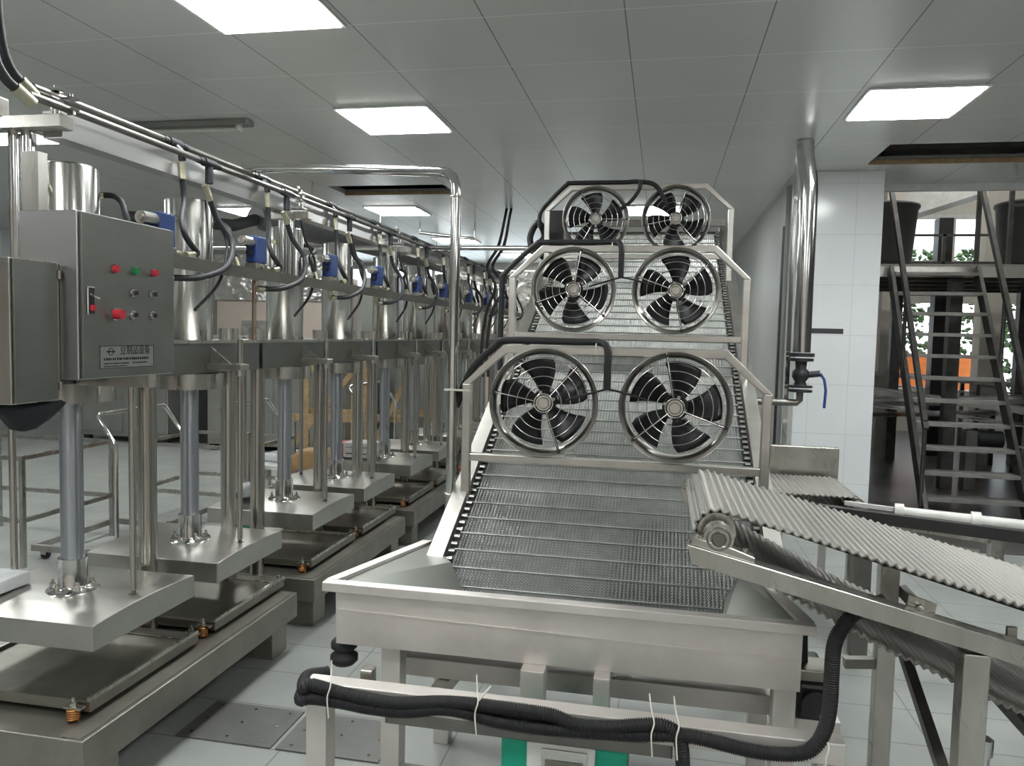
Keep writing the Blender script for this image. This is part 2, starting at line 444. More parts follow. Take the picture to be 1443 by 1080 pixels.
def make_press(s):
    t = thing('hydraulic_press', '', 'press', (PX, s, .485), 'hydraulic presses in the left row')
    MB().lathe([(0, 2.108), (.094, 2.108), (.1, 2.10), (.1, 1.4925), (0, 1.4925)], (PX, s, 0), n=40).build('cylinder', 'cyl', t)
    MB().cyl((PX - .0, s - .1, 2.02), (PX, s - .13, 2.02), .014, n=10).build('port', 'brass', t)
    MB().cyl((PX, s, 1.275), (PX, s, 1.343), .148, n=40).build('lower_flange', 'steel', t, bevel=.004)
    MB().cyl((PX, s, .575), (PX, s, 1.275), .0385, n=28).build('piston_rod', 'rod', t)
    cl = MB().lathe([(.049, .70), (.049, .60), (.052, .592), (.088, .587), (.09, .5755)], (PX, s, 0), n=28)
    cl.cyl((PX, s, .699), (PX, s, .7005), .049, n=28).build('rod_collar', 'chrome', t)
    for i in range(6):
        a = i * PI / 3 + .4; x, y = PX + .068 * math.cos(a), s + .068 * math.sin(a)
        MB().cyl((x, y, .585), (x, y, .607), .010, n=6).cyl((x, y, .607), (x, y, .62), .005, n=6).build('collar_bolt', 'steel', t)
    # platen: slightly crowned box
    p = MB(); nx, ny = 2, 8; x0, x1, y0, y1 = PX - .31, PX + .31, s - .275, s + .275
    zt = lambda v: .572 + .012 * (1 - (2 * v - 1) ** 2)
    vs = []; fs = []
    for j in range(ny + 1):
        v = j / ny; y = y0 + (y1 - y0) * v
        vs += [(x0, y, .487), (x1, y, .487), (x1, y, zt(v)), (x0, y, zt(v))]
    for j in range(ny):
        a = j * 4
        fs += [(a, a + 1, a + 5, a + 4), (a + 1, a + 2, a + 6, a + 5), (a + 2, a + 3, a + 7, a + 6), (a + 3, a, a + 4, a + 7)]
    fs += [(3, 2, 1, 0), (ny * 4, ny * 4 + 1, ny * 4 + 2, ny * 4 + 3)]
    p.add(vs, fs).build('platen', 'plate', t, bevel=.003)
    for sx in (1, -1):
        x = PX + .25 * sx
        g = MB().cyl((x, s, .60), (x, s, 1.50), .0125, n=14); gr = g.build('guide_rod', 'column', t)
        MB().cyl((x, s, .577), (x, s, .584), .018, n=10).cyl((x, s, .584), (x, s, .60), .0085, n=10).build('rod_foot', 'steel_dark', gr, origin=(PX, s, .485))
        xa, xb = (-1.985, -1.815) if sx > 0 else (-2.20, -2.365)
        bk = MB().box(xa, xb, s - .035, s + .035, 1.362, 1.388).cyl((x, s, 1.335), (x, s, 1.392), .021, n=16).build('guide_bracket', 'steel', t, bevel=.002)
        MB().prism([(xa, s - .004, 1.389), (xa + .1 * sx, s - .004, 1.389), (xa, s - .004, 1.465)], (0, .008, 0)).build('gusset', 'steel', bk, origin=(PX, s, .485))
    return t
hp = None
for i, s in enumerate(ST):
    lab = 'stainless hydraulic press with vertical cylinder and square platen, %s from the camera' % ORD[i]
    if hp is None: hp = make_press(s); hp['label'] = lab
    else: dup(hp, (PX, s, .485), lab)

def make_tray(s):
    t = thing('press_tray', '', 'tray', (PX, s, .273), 'spring mounted trays under the presses')
    a = MB().box(PX - .305, PX + .31, s - .29, s + .30, .292, .328); a.build('tray_body', 'platside', t, bevel=.003)
    r = MB()
    x0, x1, y0, y1 = PX - .305, PX + .31, s - .29, s + .30
    r.box(x1 - .012, x1, y0, y1, .328, .341).box(x0, x0 + .012, y0, y1, .328, .341).box(x0, x1, y1 - .075, y1 - .065, .328, .331)
    r.build('tray_rim', 'steel', t)
    for sx in (-1, 1):
        for y in (s - .315, s + .315):
            x = PX + sx * .268
            b = MB().box(x - .028, x + .034, min(y, y + .03 * (1 if y < s else -1)) - .01, max(y, y) + .014, .314, .321)
            b.cyl((x, y, .321), (x, y, .336), .011, n=6).cyl((x, y, .336), (x, y, .350), .005, n=6)
            b.build('spring_bracket', 'steel', t)
            pts = [(x + .018 * math.cos(q * PI / 4), y + .018 * math.sin(q * PI / 4), .2765 + .036 * q / 40) for q in range(41)]
            MB().tube(pts, .0035, 6).build('spring', 'copper', t)
    return t
tr = None
for i, s in enumerate(ST):
    lab = 'low square steel tray on copper springs under the %s press from the camera' % ORD[i]
    if tr is None: tr = make_tray(s); tr['label'] = lab
    else: dup(tr, (PX, s, .273), lab)

# the nearest stand has no column at its front end
for nm, yy_ in (('tie_column', 0), ('column_nut', 0)):
    for ch in list(pb.children):
        if ch.name.startswith(nm) and min(v.co.y for v in ch.data.vertices) < -.6: bpy.data.objects.remove(ch)
# overhead beam, posts, pipes
YE = 9.9
t = thing('overhead_beam', 'long stainless channel beam running above the press cylinders', 'beam', (-2.03, 2.25, 2.17))
MB().box(-2.06, -1.985, 2.26, YE, 2.168, 2.258).build('channel', 'channel', t)
MB().box(-2.33, -1.94, 2.20, 2.26, 2.188, 2.232).build('end_crossbar', 'steel', t, bevel=.003)
MB().box(-2.26, -2.19, 2.17, 2.26, 2.233, 2.30).build('end_block', 'steel', t, bevel=.003)
MB().box(-2.245, -2.205, 2.19, 2.23, 1.492, 2.187).build('square_post', 'steel', t, bevel=.002)
for x, y in ((-2.175, 2.27), (-2.125, 2.27)):
    MB().cyl((x, y, 1.492), (x, y, 2.188), .024, n=20).build('round_post', 'chrome', t)
for k, y in enumerate((3.80, 5.40, 7.0, 8.6)):
    for dx in (0, .045): MB().cyl((-2.0 + dx, y, 1.80), (-2.0 + dx, y, 2.166), .019, n=14).build('round_post', 'chrome', t)
    MB().box(-2.06, -1.84, y - .03, y + .03, 2.13, 2.166).build('post_bracket', 'steel', t)
PZ = [(-1.925, 2.247), (-1.985, 2.297)]
for i, (x, z) in enumerate(PZ):
    tag(MB().cyl((x, 2.06 + .08 * i, z), (x, YE, z), .0125, n=12).build('hydraulic_pipe', 'steel_dark', origin=(x, 2.1, z)),
        ['outer', 'inner'][i] + ' of two long thin hydraulic pipes above the overhead beam', 'pipe', 'hydraulic supply pipes')
def clamp(x, y, z, zb, lab):
    z = max(z, zb + .026)
    t = thing('pipe_clamp', lab, 'clamp', (x, y, zb), 'pipe clamps on the overhead beam')
    MB().box(x - .020, x + .020, y - .016, y + .016, z - .020, z - .013).build('clamp_foot', 'chrome', t)
    MB().box(x - .020, x + .020, y - .016, y + .016, z + .0128, z + .020).cyl((x - .0, y, z + .0195), (x, y, z + .034), .007, n=8).build('clamp_saddle', 'chrome', t)
    MB().cyl((x - .008, y, zb), (x - .008, y, z - .02), .006, n=10).cyl((x + .010, y, zb), (x + .010, y, z - .02), .006, n=10).build('clamp_stud', 'chrome', t)
for k, y in enumerate((2.23, 3.85, 5.42, 7.05)):
    if k: tag(MB().box(-1.965, -1.90, y - .03, y + .03, 2.19, 2.20).box(-1.9845, -1.965, y - .03, y + .03, 2.17, 2.20).build('clamp_shelf', 'steel', origin=(-1.94, y, 2.2)), 'small steel shelf under the %s pair of pipe clamps' % ORD[k], 'bracket', 'clamp shelves')
    for j, (x, z) in enumerate(PZ):
        zb = (2.2585 if k else 2.2325) if j == 1 else (2.17 if k == 0 else 2.2005)
        if j == 0 and k == 0: zb = 2.2325; z = 2.2662
        clamp(x + (0 if (j or k) else -.0), y + .1 * j if k else y - .0, z, zb, 'chrome clamp on the %s hydraulic pipe, %s pair from the camera' % (['outer', 'inner'][j], ORD[k]))

# valve rail
t = thing('valve_rail', 'dark olive angle rail carrying the blue valves in front of the cylinders', 'rail', (-1.85, 2.4, 1.77))
MB().box(-1.84, -1.832, 2.36, YE, 1.772, 1.815).box(-1.915, -1.832, 2.36, YE, 1.8151, 1.822).build('angle_bar', 'olive', t)
for y in [c + .8 for c in CK[:-1]]:
    MB().cyl((-1.88, y - .25, 1.492), (-1.88, y - .25, 1.814), .011, n=10).build('stanchion', 'rustpipe', t)
# valves and hoses per station
def make_valve(y):
    t = thing('solenoid_valve', '', 'valve', (-1.87, y, 1.823), 'blue solenoid valves on the rail')
    MB().box(-1.905, -1.845, y - .05, y + .05, 1.823, 1.851).build('manifold', 'steel_dark', t, bevel=.003)
    MB().box(-1.904, -1.846, y - .045, y + .045, 1.851, 1.975).build('valve_body', 'blue', t, bevel=.006)
    MB().cyl((-1.875, y - .045, 1.945), (-1.875, y - .12, 1.945), .024, n=16).cyl((-1.875, y - .12, 1.945), (-1.875, y - .127, 1.945), .014, n=12).build('coil', 'steel', t)
    MB().cyl((-1.875, y - .045, 1.895), (-1.875, y - .075, 1.895), .013, n=12).build('coil_cap', 'black', t)
    MB().cyl((-1.845, y + .0, 1.837), (-1.838, y + .0, 1.837), .009, n=10).cyl((-1.875, y + .05, 1.837), (-1.875, y + .11, 1.837), .010, n=10).build('fitting', 'brass', t)
    MB().cyl((-1.877, y, 1.772), (-1.877, y, 1.735), .017, .010, n=12).cyl((-1.877, y, 1.8145), (-1.877, y, 1.772), .022, n=12).build('bottom_fitting', 'brass', t)
    return t
mv = None
VY = [s + d for s, d in zip(ST, (.22, .20, .12, .14, .10, .12, .12, .12, .12, .12))]
for i, y in enumerate(VY):
    lab = 'blue hydraulic solenoid valve on the rail, %s from the camera' % ORD[i]
    if mv is None: mv = make_valve(y); mv['label'] = lab
    else: dup(mv, (-1.87, y, 1.823), lab)
def hose(name, pts, r, label, group, mat='hose', ferr=True, cat='hose'):
    o0 = pts[0]; t = thing(name, label, cat, o0, group)
    sp = smooth_pts(pts); MB().tube(sp, r, 10).build('rubber_hose', mat, t)
    if ferr:
        a = Vector(sp[0]); d = (Vector(sp[1]) - a).normalized()
        MB().cyl(a - d * .055, a + d * .012, r * 1.25, n=8).build('ferrule', 'brass', t)
        b = Vector(sp[-1]); d = (b - Vector(sp[-2])).normalized()
        MB().cyl(b - d * .012, b + d * .035, r * 1.25, n=8).build('ferrule', 'brass', t)
    return t
for i, y in enumerate(VY):
    n = ORD[i]; rr = random.uniform
    # tees on the pipes
    for j, (x, z) in enumerate(PZ):
        yy = y + .24 + (0 if j else .15)
        xx = x + (.0 if j == 0 else 0)
        te = MB().cyl((x, yy - .04, z), (x, yy + .04, z), .019, n=10)
        te.cyl((x, yy - .075, z), (x, yy - .05, z), .016, n=6).cyl((x, yy + .05, z), (x, yy + .075, z), .016, n=6)
        drop = .075 if j == 0 else .03
        if j == 0: te.cyl((x, yy, z - .015), (x, yy, z - drop - .01), .017, n=10)
        else: te.tube([(x, yy, z - .01), (x + .03, yy - .0, z - .035), (x + .035, yy, z - .07)], .015, 10)
        tag(te.build('pipe_tee', 'castiron', origin=(x, yy, z)), 'dark pipe tee on the %s hydraulic pipe above the %s press' % (['outer', 'inner'][j], n), 'pipe fitting', 'tees on the hydraulic pipes')
    x0, z0 = PZ[0][0], PZ[0][1] - .145
    ya = y + .39
    hose('hydraulic_hose', [(x0, ya, z0), (x0 + .01, ya + .04, z0 - .08), (x0 + .06, ya + .07 + rr(0, .03), 1.92), (-1.83, ya - .02, 1.81), (-1.835, y + .19, 1.75), (-1.86, y + .02, 1.735)], .0125,
         'black hose looping from the pipes to below the rail at the %s press' % n, 'looped hydraulic hoses')
    x1, z1 = PZ[1][0] + .035, PZ[1][1] - .135
    hose('hydraulic_hose', [(x1, y + .24, z1), (x1 + .01, y + .235, z1 - .10), (-1.90, y + .16, 1.97), (-1.87, y + .15, 1.90), (-1.865, y + .21, 1.85), (-1.865, y + .17, 1.838)], .0125,
         'black hose dropping straight to the side of the blue valve at the %s press' % n, 'drop hydraulic hoses')
    s = ST[i]
    hose('cylinder_hose', [(PX + .02, s + .135, 2.03), (PX + .06, s + .16, 2.03), (-1.98, s + .14, 2.0), (-1.95, VY[i] - .10, 1.95), (-1.925, VY[i] - .09, 1.86)], .011,
         'short black hose from the top of the %s press cylinder to its valve' % n, 'cylinder port hoses')
    if i >= 1:
        hose('control_cable', [(-1.99, s - .02, 2.17), (-1.97, s + .0, 2.05), (-1.94, s + .06, 1.93), (-1.91, s - .05, 1.75), (-1.93, s - .2, 1.62)], .007,
             'thin black control cable hanging diagonally by the %s press' % n, 'thin control cables', ferr=False, cat='cable')
# hoses rising at the near end
hose('supply_hose', [(-1.985, 2.10, 2.297), (-1.985, 2.06, 2.32), (-1.985, 2.03, 2.37), (-1.985, 2.015, 2.45), (-1.985, 2.01, 2.55), (-1.985, 2.01, 2.90)], .015, 'right of two black supply hoses rising to the ceiling at top left', 'supply hoses')
hose('supply_hose', [(-1.925, 2.02, 2.247), (-1.93, 1.98, 2.27), (-1.94, 1.955, 2.32), (-1.945, 1.95, 2.42), (-1.95, 1.95, 2.55), (-1.95, 1.95, 2.90)], .015, 'left of two black supply hoses rising to the ceiling at top left', 'supply hoses')

# ------------------------------------------------------------------ control cabinet
cx = -1.652
t = thing('control_cabinet', 'brushed steel control cabinet with buttons and nameplate facing the aisle', 'cabinet', (-1.75, 2.14, 1.385))
MB().box(-1.845, cx, 1.93, 2.36, 1.388, 1.876).build('cabinet_body', 'channel', t, bevel=.003)
d = MB().box(cx + .001, cx + .011, 1.936, 2.357, 1.392, 1.872).build('cabinet_door', 'steel_shaded', t, bevel=.002)  # coloured darker than the body for the dim aisle side
fx = cx + .011
O = tuple(t['_o'])
def onface(y, z, r, h, mat, name, par=d, rim=1.2):
    MB().cyl((fx, y, z), (fx + .006, y, z), r * rim, n=20).build('button_rim', 'chrome', par, origin=O)
    MB().cyl((fx + .0062, y, z), (fx + h, y, z), r, r * .92, n=20).build(name, mat, par, origin=O)
def face(px, py):  # pixel on the door face -> (y, z), same camera as above
    dv = R.to_3x3() @ Vector(((px - 721.5) / 1080, -(py - 540) / 1080, -1)); q = fx / dv.x
    return dv.y * q, HC + dv.z * q
for (px, py, mt, nm) in ((159, 379, 'red', 'red_button'), (187.5, 382, 'greenb', 'green_button'), (214.5, 385, 'red', 'red_button')):
    y, z = face(px, py); onface(y, z, .0115, .018, mt, nm)
y, z = face(161, 443); onface(y, z, .016, .03, 'red', 'emergency_stop')
for (px, py) in ((186, 413), (213, 415), (186, 444), (213, 445)):
    y, z = face(px, py); onface(y, z, .0105, .012, 'frame', 'selector_switch', rim=1.35)
    MB().box(fx + .0122, fx + .020, y - .001, y + .004, z - .0065, z + .0065).build('selector_lever', 'black', d, origin=O)
y, z = face(127, 424)
MB().box(fx, fx + .002, y - .012, y + .016, z - .038, z + .04).build('isolator_slot', 'black', d, origin=O)
MB().box(fx + .002, fx + .004, y - .014, y - .010, z - .04, z + .042).box(fx + .002, fx + .004, y - .014, y + .014, z + .038, z + .042).build('isolator_trim', 'white', d, origin=O)
MB().prism([(fx + .003, y - .006, z + .018), (fx + .003, y + .018, z + .012), (fx + .02, y + .018, z + .004), (fx + .02, y - .006, z + .010)], (0, 0, .006)).build('isolator_handle', 'chrome', d, origin=O)
MB().box(fx + .003, fx + .012, y - .004, y + .01, z - .028, z - .012).build('isolator_reset', 'red', d, origin=O)
y0, z0 = face(139, 522); y1, z1 = face(217, 486)
npl = MB().box(fx, fx + .0015, y0, y1, z0 + .004, z1 - .004).build('nameplate', 'namepl', d, origin=O)
W, H = y1 - y0, z1 - z0
b = MB(); f2 = fx + .0016
for (a0, a1, c0, c1) in ((.01, .99, .96, .98), (.01, .99, .05, .07), (.01, .022, .05, .98), (.978, .99, .05, .98)):
    b.box(f2, f2 + .0006, y0 + a0 * W, y0 + a1 * W, z0 + c0 * H, z0 + c1 * H)
for (lz, h, n, a0, a1) in ((.38, .10, 22, .08, .90), (.22, .055, 26, .08, .52), (.22, .055, 16, .58, .86), (.11, .045, 20, .08, .48)):
    for q in range(n):
        ya = y0 + W * (a0 + (a1 - a0) * q / n); b.box(f2, f2 + .0006, ya, ya + W * (a1 - a0) / n * random.uniform(.4, .8), z0 + lz * H, z0 + (lz + h) * H)
b.build('plate_printing', 'ink', npl, origin=O)
lg = MB().ring((f2, y0 + .2 * W, z0 + .74 * H), (1, 0, 0), .010, .0012, n=24, k=6).box(f2, f2 + .0006, y0 + .13 * W, y0 + .27 * W, z0 + .71 * H, z0 + .77 * H)
lg.build('oval_emblem', 'ink', npl, origin=O)
try:
    cu = bpy.data.curves.new('plate_title', 'FONT'); cu.body = '豆制品设备'; cu.size = .022; cu.extrude = .0004
    to = bpy.data.objects.new('plate_title', cu); COL.objects.link(to)
    bpy.context.view_layer.update()
    me = bpy.data.meshes.new_from_object(to.evaluated_get(bpy.context.evaluated_depsgraph_get()))
    bpy.data.objects.remove(to)
    xs = [v.co.x for v in me.vertices]; w = (max(xs) - min(xs)) or 1; k = .55 * W / w
    yy0 = min(v.co.y for v in me.vertices)
    for v in me.vertices:
        a, bb, c = v.co; v.co = (f2 + c * .5 + .0005 - O[0], y0 + .36 * W + (a - min(xs)) * k - O[1], z0 + .60 * H + (bb - yy0) * k * 1.15 - O[2])
    me.materials.clear(); me.materials.append(M['ink'])
    to = bpy.data.objects.new('plate_title', me); COL.objects.link(to); to.parent = npl
except Exception as e: print('TEXT', e)
MB().box(-1.98, -1.70, 2.30, 2.34, 1.34, 1.384).build('mounting_arm', 'steel', t)
MB().box(-1.855, -1.80, 1.955, 1.99, 1.384, 2.05).build('rear_channel', 'steel', t)
# small side box
t = thing('junction_box', 'small stainless hinged box fixed to the near side of the control cabinet', 'cabinet', (-1.77, 1.84, 1.325))
MB().box(-1.93, -1.712, 1.757, 1.929, 1.328, 1.725).build('box_body', 'steel', t, bevel=.003)
hd = MB().box(-1.711, -1.703, 1.762, 1.912, 1.332, 1.722).build('box_door', 'steel_shaded', t, bevel=.002)
for z in (1.37, 1.69): MB().cyl((-1.702, 1.918, z - .012), (-1.702, 1.918, z + .012), .005, n=8).build('hinge', 'steel', t)
# black cloth bundle under the cabinets
b = MB(); rings = []
for (z, cx_, cy_, rx, ry) in ((1.327, -1.80, 1.90, .055, .09), (1.315, -1.80, 1.90, .07, .115), (1.29, -1.80, 1.905, .06, .09), (1.265, -1.80, 1.90, .045, .06), (1.245, -1.80, 1.89, .028, .035), (1.238, -1.80, 1.885, .006, .008)):
    rings.append([(cx_ + rx * math.cos(2 * PI * i / 16) * (1 + .12 * math.sin(i * 2.7 + z * 40)), cy_ + ry * math.sin(2 * PI * i / 16) * (1 + .12 * math.cos(i * 1.9 + z * 30)), z) for i in range(16)])
vs = [p for r_ in rings for p in r_]
b.add(vs, [(j * 16 + i, j * 16 + (i + 1) % 16, (j + 1) * 16 + (i + 1) % 16, (j + 1) * 16 + i) for j in range(5) for i in range(16)], True)
tag(b.build('black_rag', 'cloth', origin=(-1.8, 1.9, 1.24)), 'bundled black cloth hanging below the junction box', 'cloth')
# white wrapped box on first platen
t = thing('wrapped_carton', 'white plastic wrapped flat carton on the nearest platen', 'carton', (-2.42, 2.25, .586))
MB().box(-2.62, -2.27, 2.16, 2.40, .586, .635).build('carton_body', 'whitep', t, bevel=.006)
MB().lathe([(0, .662), (.05, .66), (.06, .65), (.055, .636)], (-2.40, 2.3, 0), n=16).build('film_bulge', 'bag', t)

# ------------------------------------------------------------------ cooling conveyor
CXm = -.175; HW = .503
SL = .497; AN = math.atan(SL); CA, SA = math.cos(AN), math.sin(AN)
def bz(y): return .777 + SL * (y - 2.51)
Y0, Y1 = 2.205, 5.55
t = thing('cooling_conveyor', 'steep wire mesh cooling conveyor climbing from the tank towards the ceiling', 'conveyor', (CXm, 4.2, 0))
COv = t
mb = MB(); Lb = (Y1 - Y0) / CA
rows = int(Lb / .0125); pitch = .0125
def bp(x, v, n): return (x, Y0 + v * CA - n * SA, bz(Y0) + v * SA + n * CA)
nz = int(2 * HW / pitch)
for r_ in range(rows):
    v0 = r_ * .0125; vs = []; fs = []
    ph = r_ % 2
    for i in range(nz * 2 + 1):
        x = CXm - HW + i * pitch / 2
        dv = .0052 if i % 2 else -.0052
        if (i // 2) % 2: pass
        vv = v0 + dv; nn = .004 if (i % 2) else -.001
        w = .0024
        vs += [bp(x, vv - w, nn), bp(x, vv + w, nn), bp(x, vv, nn + .0022)]
    for i in range(nz * 2):
        a = 3 * i
        fs += [(a, a + 2, a + 5, a + 3), (a + 2, a + 1, a + 4, a + 5)]
    mb.add(vs, fs, False)
mb.build('mesh_belt', 'wire', t)
MB().add([bp(CXm - HW, 0, -.022), bp(CXm + HW, 0, -.022), bp(CXm + HW, Lb, -.022), bp(CXm - HW, Lb, -.022),
          bp(CXm - HW, 0, -.026), bp(CXm + HW, 0, -.026), bp(CXm + HW, Lb, -.026), bp(CXm - HW, Lb, -.026)],
         [(0, 1, 2, 3), (7, 6, 5, 4), (0, 4, 5, 1), (1, 5, 6, 2), (2, 6, 7, 3), (3, 7, 4, 0)]).build('slide_bed', 'backing', t)
nr = int(Lb / .0865)
for i in range(nr):
    v = .03 + i * .0865
    MB().cyl(bp(CXm - HW - .005, v, .008), bp(CXm + HW + .005, v, .008), .0032, n=6).build('cross_rod', 'wire', t)
for sx in (-1, 1):
    xc = CXm + sx * (HW + .012)
    # chain: dark strip plus bright rollers
    a = MB(); x0, x1 = xc - .014, xc + .014
    a.add([bp(x0, 0, -.004), bp(x1, 0, -.004), bp(x1, Lb, -.004), bp(x0, Lb, -.004), bp(x0, 0, .004), bp(x1, 0, .004), bp(x1, Lb, .004), bp(x0, Lb, .004)],
          [(3, 2, 1, 0), (4, 5, 6, 7), (0, 1, 5, 4), (1, 2, 6, 5), (2, 3, 7, 6), (3, 0, 4, 7)])
    ch = a.build('drive_chain', 'darkbeam', t)
    rr = MB()
    for i in range(int(Lb / .038)):
        v = .02 + i * .038; rr.cyl(bp(xc - .010, v, .010), bp(xc + .010, v, .010), .0085, n=8)
    rr.build('chain_rollers', 'chrome', ch, origin=tuple(t['_o']))
    # side plate
    xa, xb = CXm + sx * (HW + .028), CXm + sx * (HW + .036)
    v0 = .24
    poly = [(0, v0, -.16), (0, v0, .035), (0, Lb + .02, .035), (0, Lb + .02, -.16)]
    P = [bp(xa, v, n) for _, v, n in poly]
    MB().prism(P, (xb - xa, 0, 0)).build('side_plate', 'frame', t)
    P = [bp(xb, v0, .018), bp(xb, v0, .035), bp(xb, Lb, .035), bp(xb, Lb, .018)]
    MB().prism(P, (sx * .048, 0, 0)).build('side_flange', 'frame', t)
    for yy in (3.3, 4.4, 5.3):
        xp = CXm + sx * (HW + .065)
        MB().box(xp - .025, xp + .025, yy - .025, yy + .025, 0, bz(yy) - .08).build('leg', 'frame', t, bevel=.002)
MB().cyl((CXm - HW, Y1 + .0, bz(Y1) - .05), (CXm + HW, Y1, bz(Y1) - .05), .055, n=20).build('head_roller', 'steel_dark', t)
MB().box(CXm - HW - .06, CXm + HW + .06, Y1 - .10, Y1 - .06, bz(Y1) + .03, bz(Y1) + .075).build('head_bar', 'steel_dark', t)
for yy in (3.3, 4.4): MB().box(CXm - HW - .04, CXm + HW + .04, yy - .02, yy + .02, .3, .34).build('cross_brace', 'frame', t)

# fan frames and fans
def fan_frame(y, zt, n, foot):
    t = thing('fan_gantry', 'octagonal-topped square tube frame carrying two fans, %s up the conveyor' % n, 'frame', (CXm, y, foot), 'fan frames')
    xl, xr = -.732, .382; q = .155; w = .031
    z1 = zt - .15
    xi, xj = xl + q, xr - q
    h = .019
    MB().box(xl, xl + w, y - h, y + h, foot, z1).build('post', 'frame', t, bevel=.003)
    MB().box(xr - w, xr, y - h, y + h, foot, z1).build('post', 'frame', t, bevel=.003)
    MB().box(xi, xj, y - h, y + h, zt - w, zt).build('top_bar', 'frame', t, bevel=.003)
    for (xa, xb, s) in ((xl, xi, 1), (xr, xj, -1)):
        MB().prism([(xa, y - h, z1), (xa + s * w, y - h, z1), (xb + s * .01, y - h, zt - w), (xb, y - h, zt)], (0, 2 * h, 0)).build('corner_bar', 'frame', t, bevel=.003)
    MB().box(xl + w, xr - w, y - h, y + h, zt - .440, zt - .412).build('lower_bar', 'frame', t, bevel=.003)
    return t
FR = [(2.80, 1.510, 'first', .90), (3.64, 1.972, 'second', 1.30), (4.69, 2.455, 'third', 1.80)]
for (y, zt, n, ft) in FR: fan_frame(y, zt, n, ft)
def make_fan(cx, y, cz, tilt, rot, nb=5):
    """parts built about the hub, facing -Y"""
    t = thing('axial_fan', '', 'fan', (cx, y, cz), 'black bladed cooling fans')
    O = (0, 0, 0)
    def B(mb, name, mat, par=t, bevel=0): return mb.build(name, mat, par, origin=O, bevel=bevel)
    Ro, Ri = .197, .178
    rg = MB().lathe([(Ro, -.035), (Ro + .003, -.032), (Ro - .004, -.028), (Ri, -.01), (Ri, .05), (Ri + .003, .05), (Ri + .003, -.005), (Ro, -.024)], (0, 0, 0), (0, 1, 0), n=64, closed=True)
    B(rg, 'shroud_ring', 'frame')
    g = MB()
    for r_ in (.065, .098, .131, .163): g.ring((0, -.042, 0), (0, 1, 0), r_, .0017, n=48, k=6)
    g.ring((0, -.046, 0), (0, 1, 0), .034, .0024, n=32, k=6)
    B(g, 'guard_rings', 'chrome')
    for i in range(3):
        a = rot + .5 + i * 2 * PI / 3
        c, s_ = math.cos(a), math.sin(a)
        B(MB().tube([(c * .03, -.045, s_ * .03), (c * .165, -.044, s_ * .165), (c * .195, -.034, s_ * .195)], .0022, 6), 'guard_spoke', 'chrome')
        B(MB().beam((c * .04, -.036, s_ * .04), (c * .186, -.030, s_ * .186), .009, .004, up=(0, 1, 0)).cyl((c * .186, -.036, s_ * .186), (c * .186, -.041, s_ * .186), .007, n=8), 'strut', 'black')
    B(MB().cyl((0, -.044, 0), (0, -.005, 0), .028, n=24).cyl((0, -.050, 0), (0, -.044, 0), .018, .022, n=24), 'motor_cap', 'steel')
    B(MB().cyl((0, -.006, 0), (0, .06, 0), .046, n=28), 'hub', 'blade')
    for i in range(4):
        a = i * PI / 2 + rot; B(MB().cyl((.038 * math.cos(a), -.008, .038 * math.sin(a)), (.038 * math.cos(a), -.02, .038 * math.sin(a)), .006, n=8), 'hub_screw', 'steel')
    for i in range(nb):
        a0 = rot + i * 2 * PI / nb; vs = []; fs = []; nr_, na = 7, 6
        for s_ in (0, 1):
            for j in range(nr_ + 1):
                f = j / nr_; r_ = .040 + (.165 - .040) * f
                wid = .92 - .06 * f; sk = .18 * f * f
                if f > .9: wid *= .92
                for k in range(na + 1):
                    u = k / na - .5; a = a0 + sk + u * wid
                    yy = .018 + u * .05 * (1.25 - .6 * f) + .0025 * s_ + .006 * math.cos(u * PI)
                    vs.append((r_ * math.cos(a), yy, r_ * math.sin(a)))
        N = (nr_ + 1) * (na + 1)
        for j in range(nr_):
            for k in range(na):
                p = j * (na + 1) + k; fs.append((p, p + 1, p + na + 2, p + na + 1)); fs.append((N + p + na + 1, N + p + na + 2, N + p + 1, N + p))
        ed = [k for k in range(na + 1)] + [j * (na + 1) + na for j in range(1, nr_ + 1)] + [nr_ * (na + 1) + k for k in range(na - 1, -1, -1)] + [j * (na + 1) for j in range(nr_ - 1, 0, -1)]
        for q in range(len(ed)):
            p, p2 = ed[q], ed[(q + 1) % len(ed)]; fs.append((p2, p, N + p, N + p2))
        B(MB().add(vs, fs, True), 'fan_blade', 'blade')
    t.rotation_euler = (0, 0, tilt)
    return t
fans = []
for (y, zt, n, ft) in FR:
    for (cx_, sd) in ((-.422, 'left'), (.052, 'right')):
        i = len(fans)
        tl = (0.10 if sd == 'left' else -.03)
        f = make_fan(cx_, y - .01, zt - .208, tl, (.35, 1.25, .9, .2, 1.6, .75)[i])
        f['label'] = 'round black-bladed fan on the %s side of the %s frame up the conveyor' % (sd, n)
        fans.append(f)
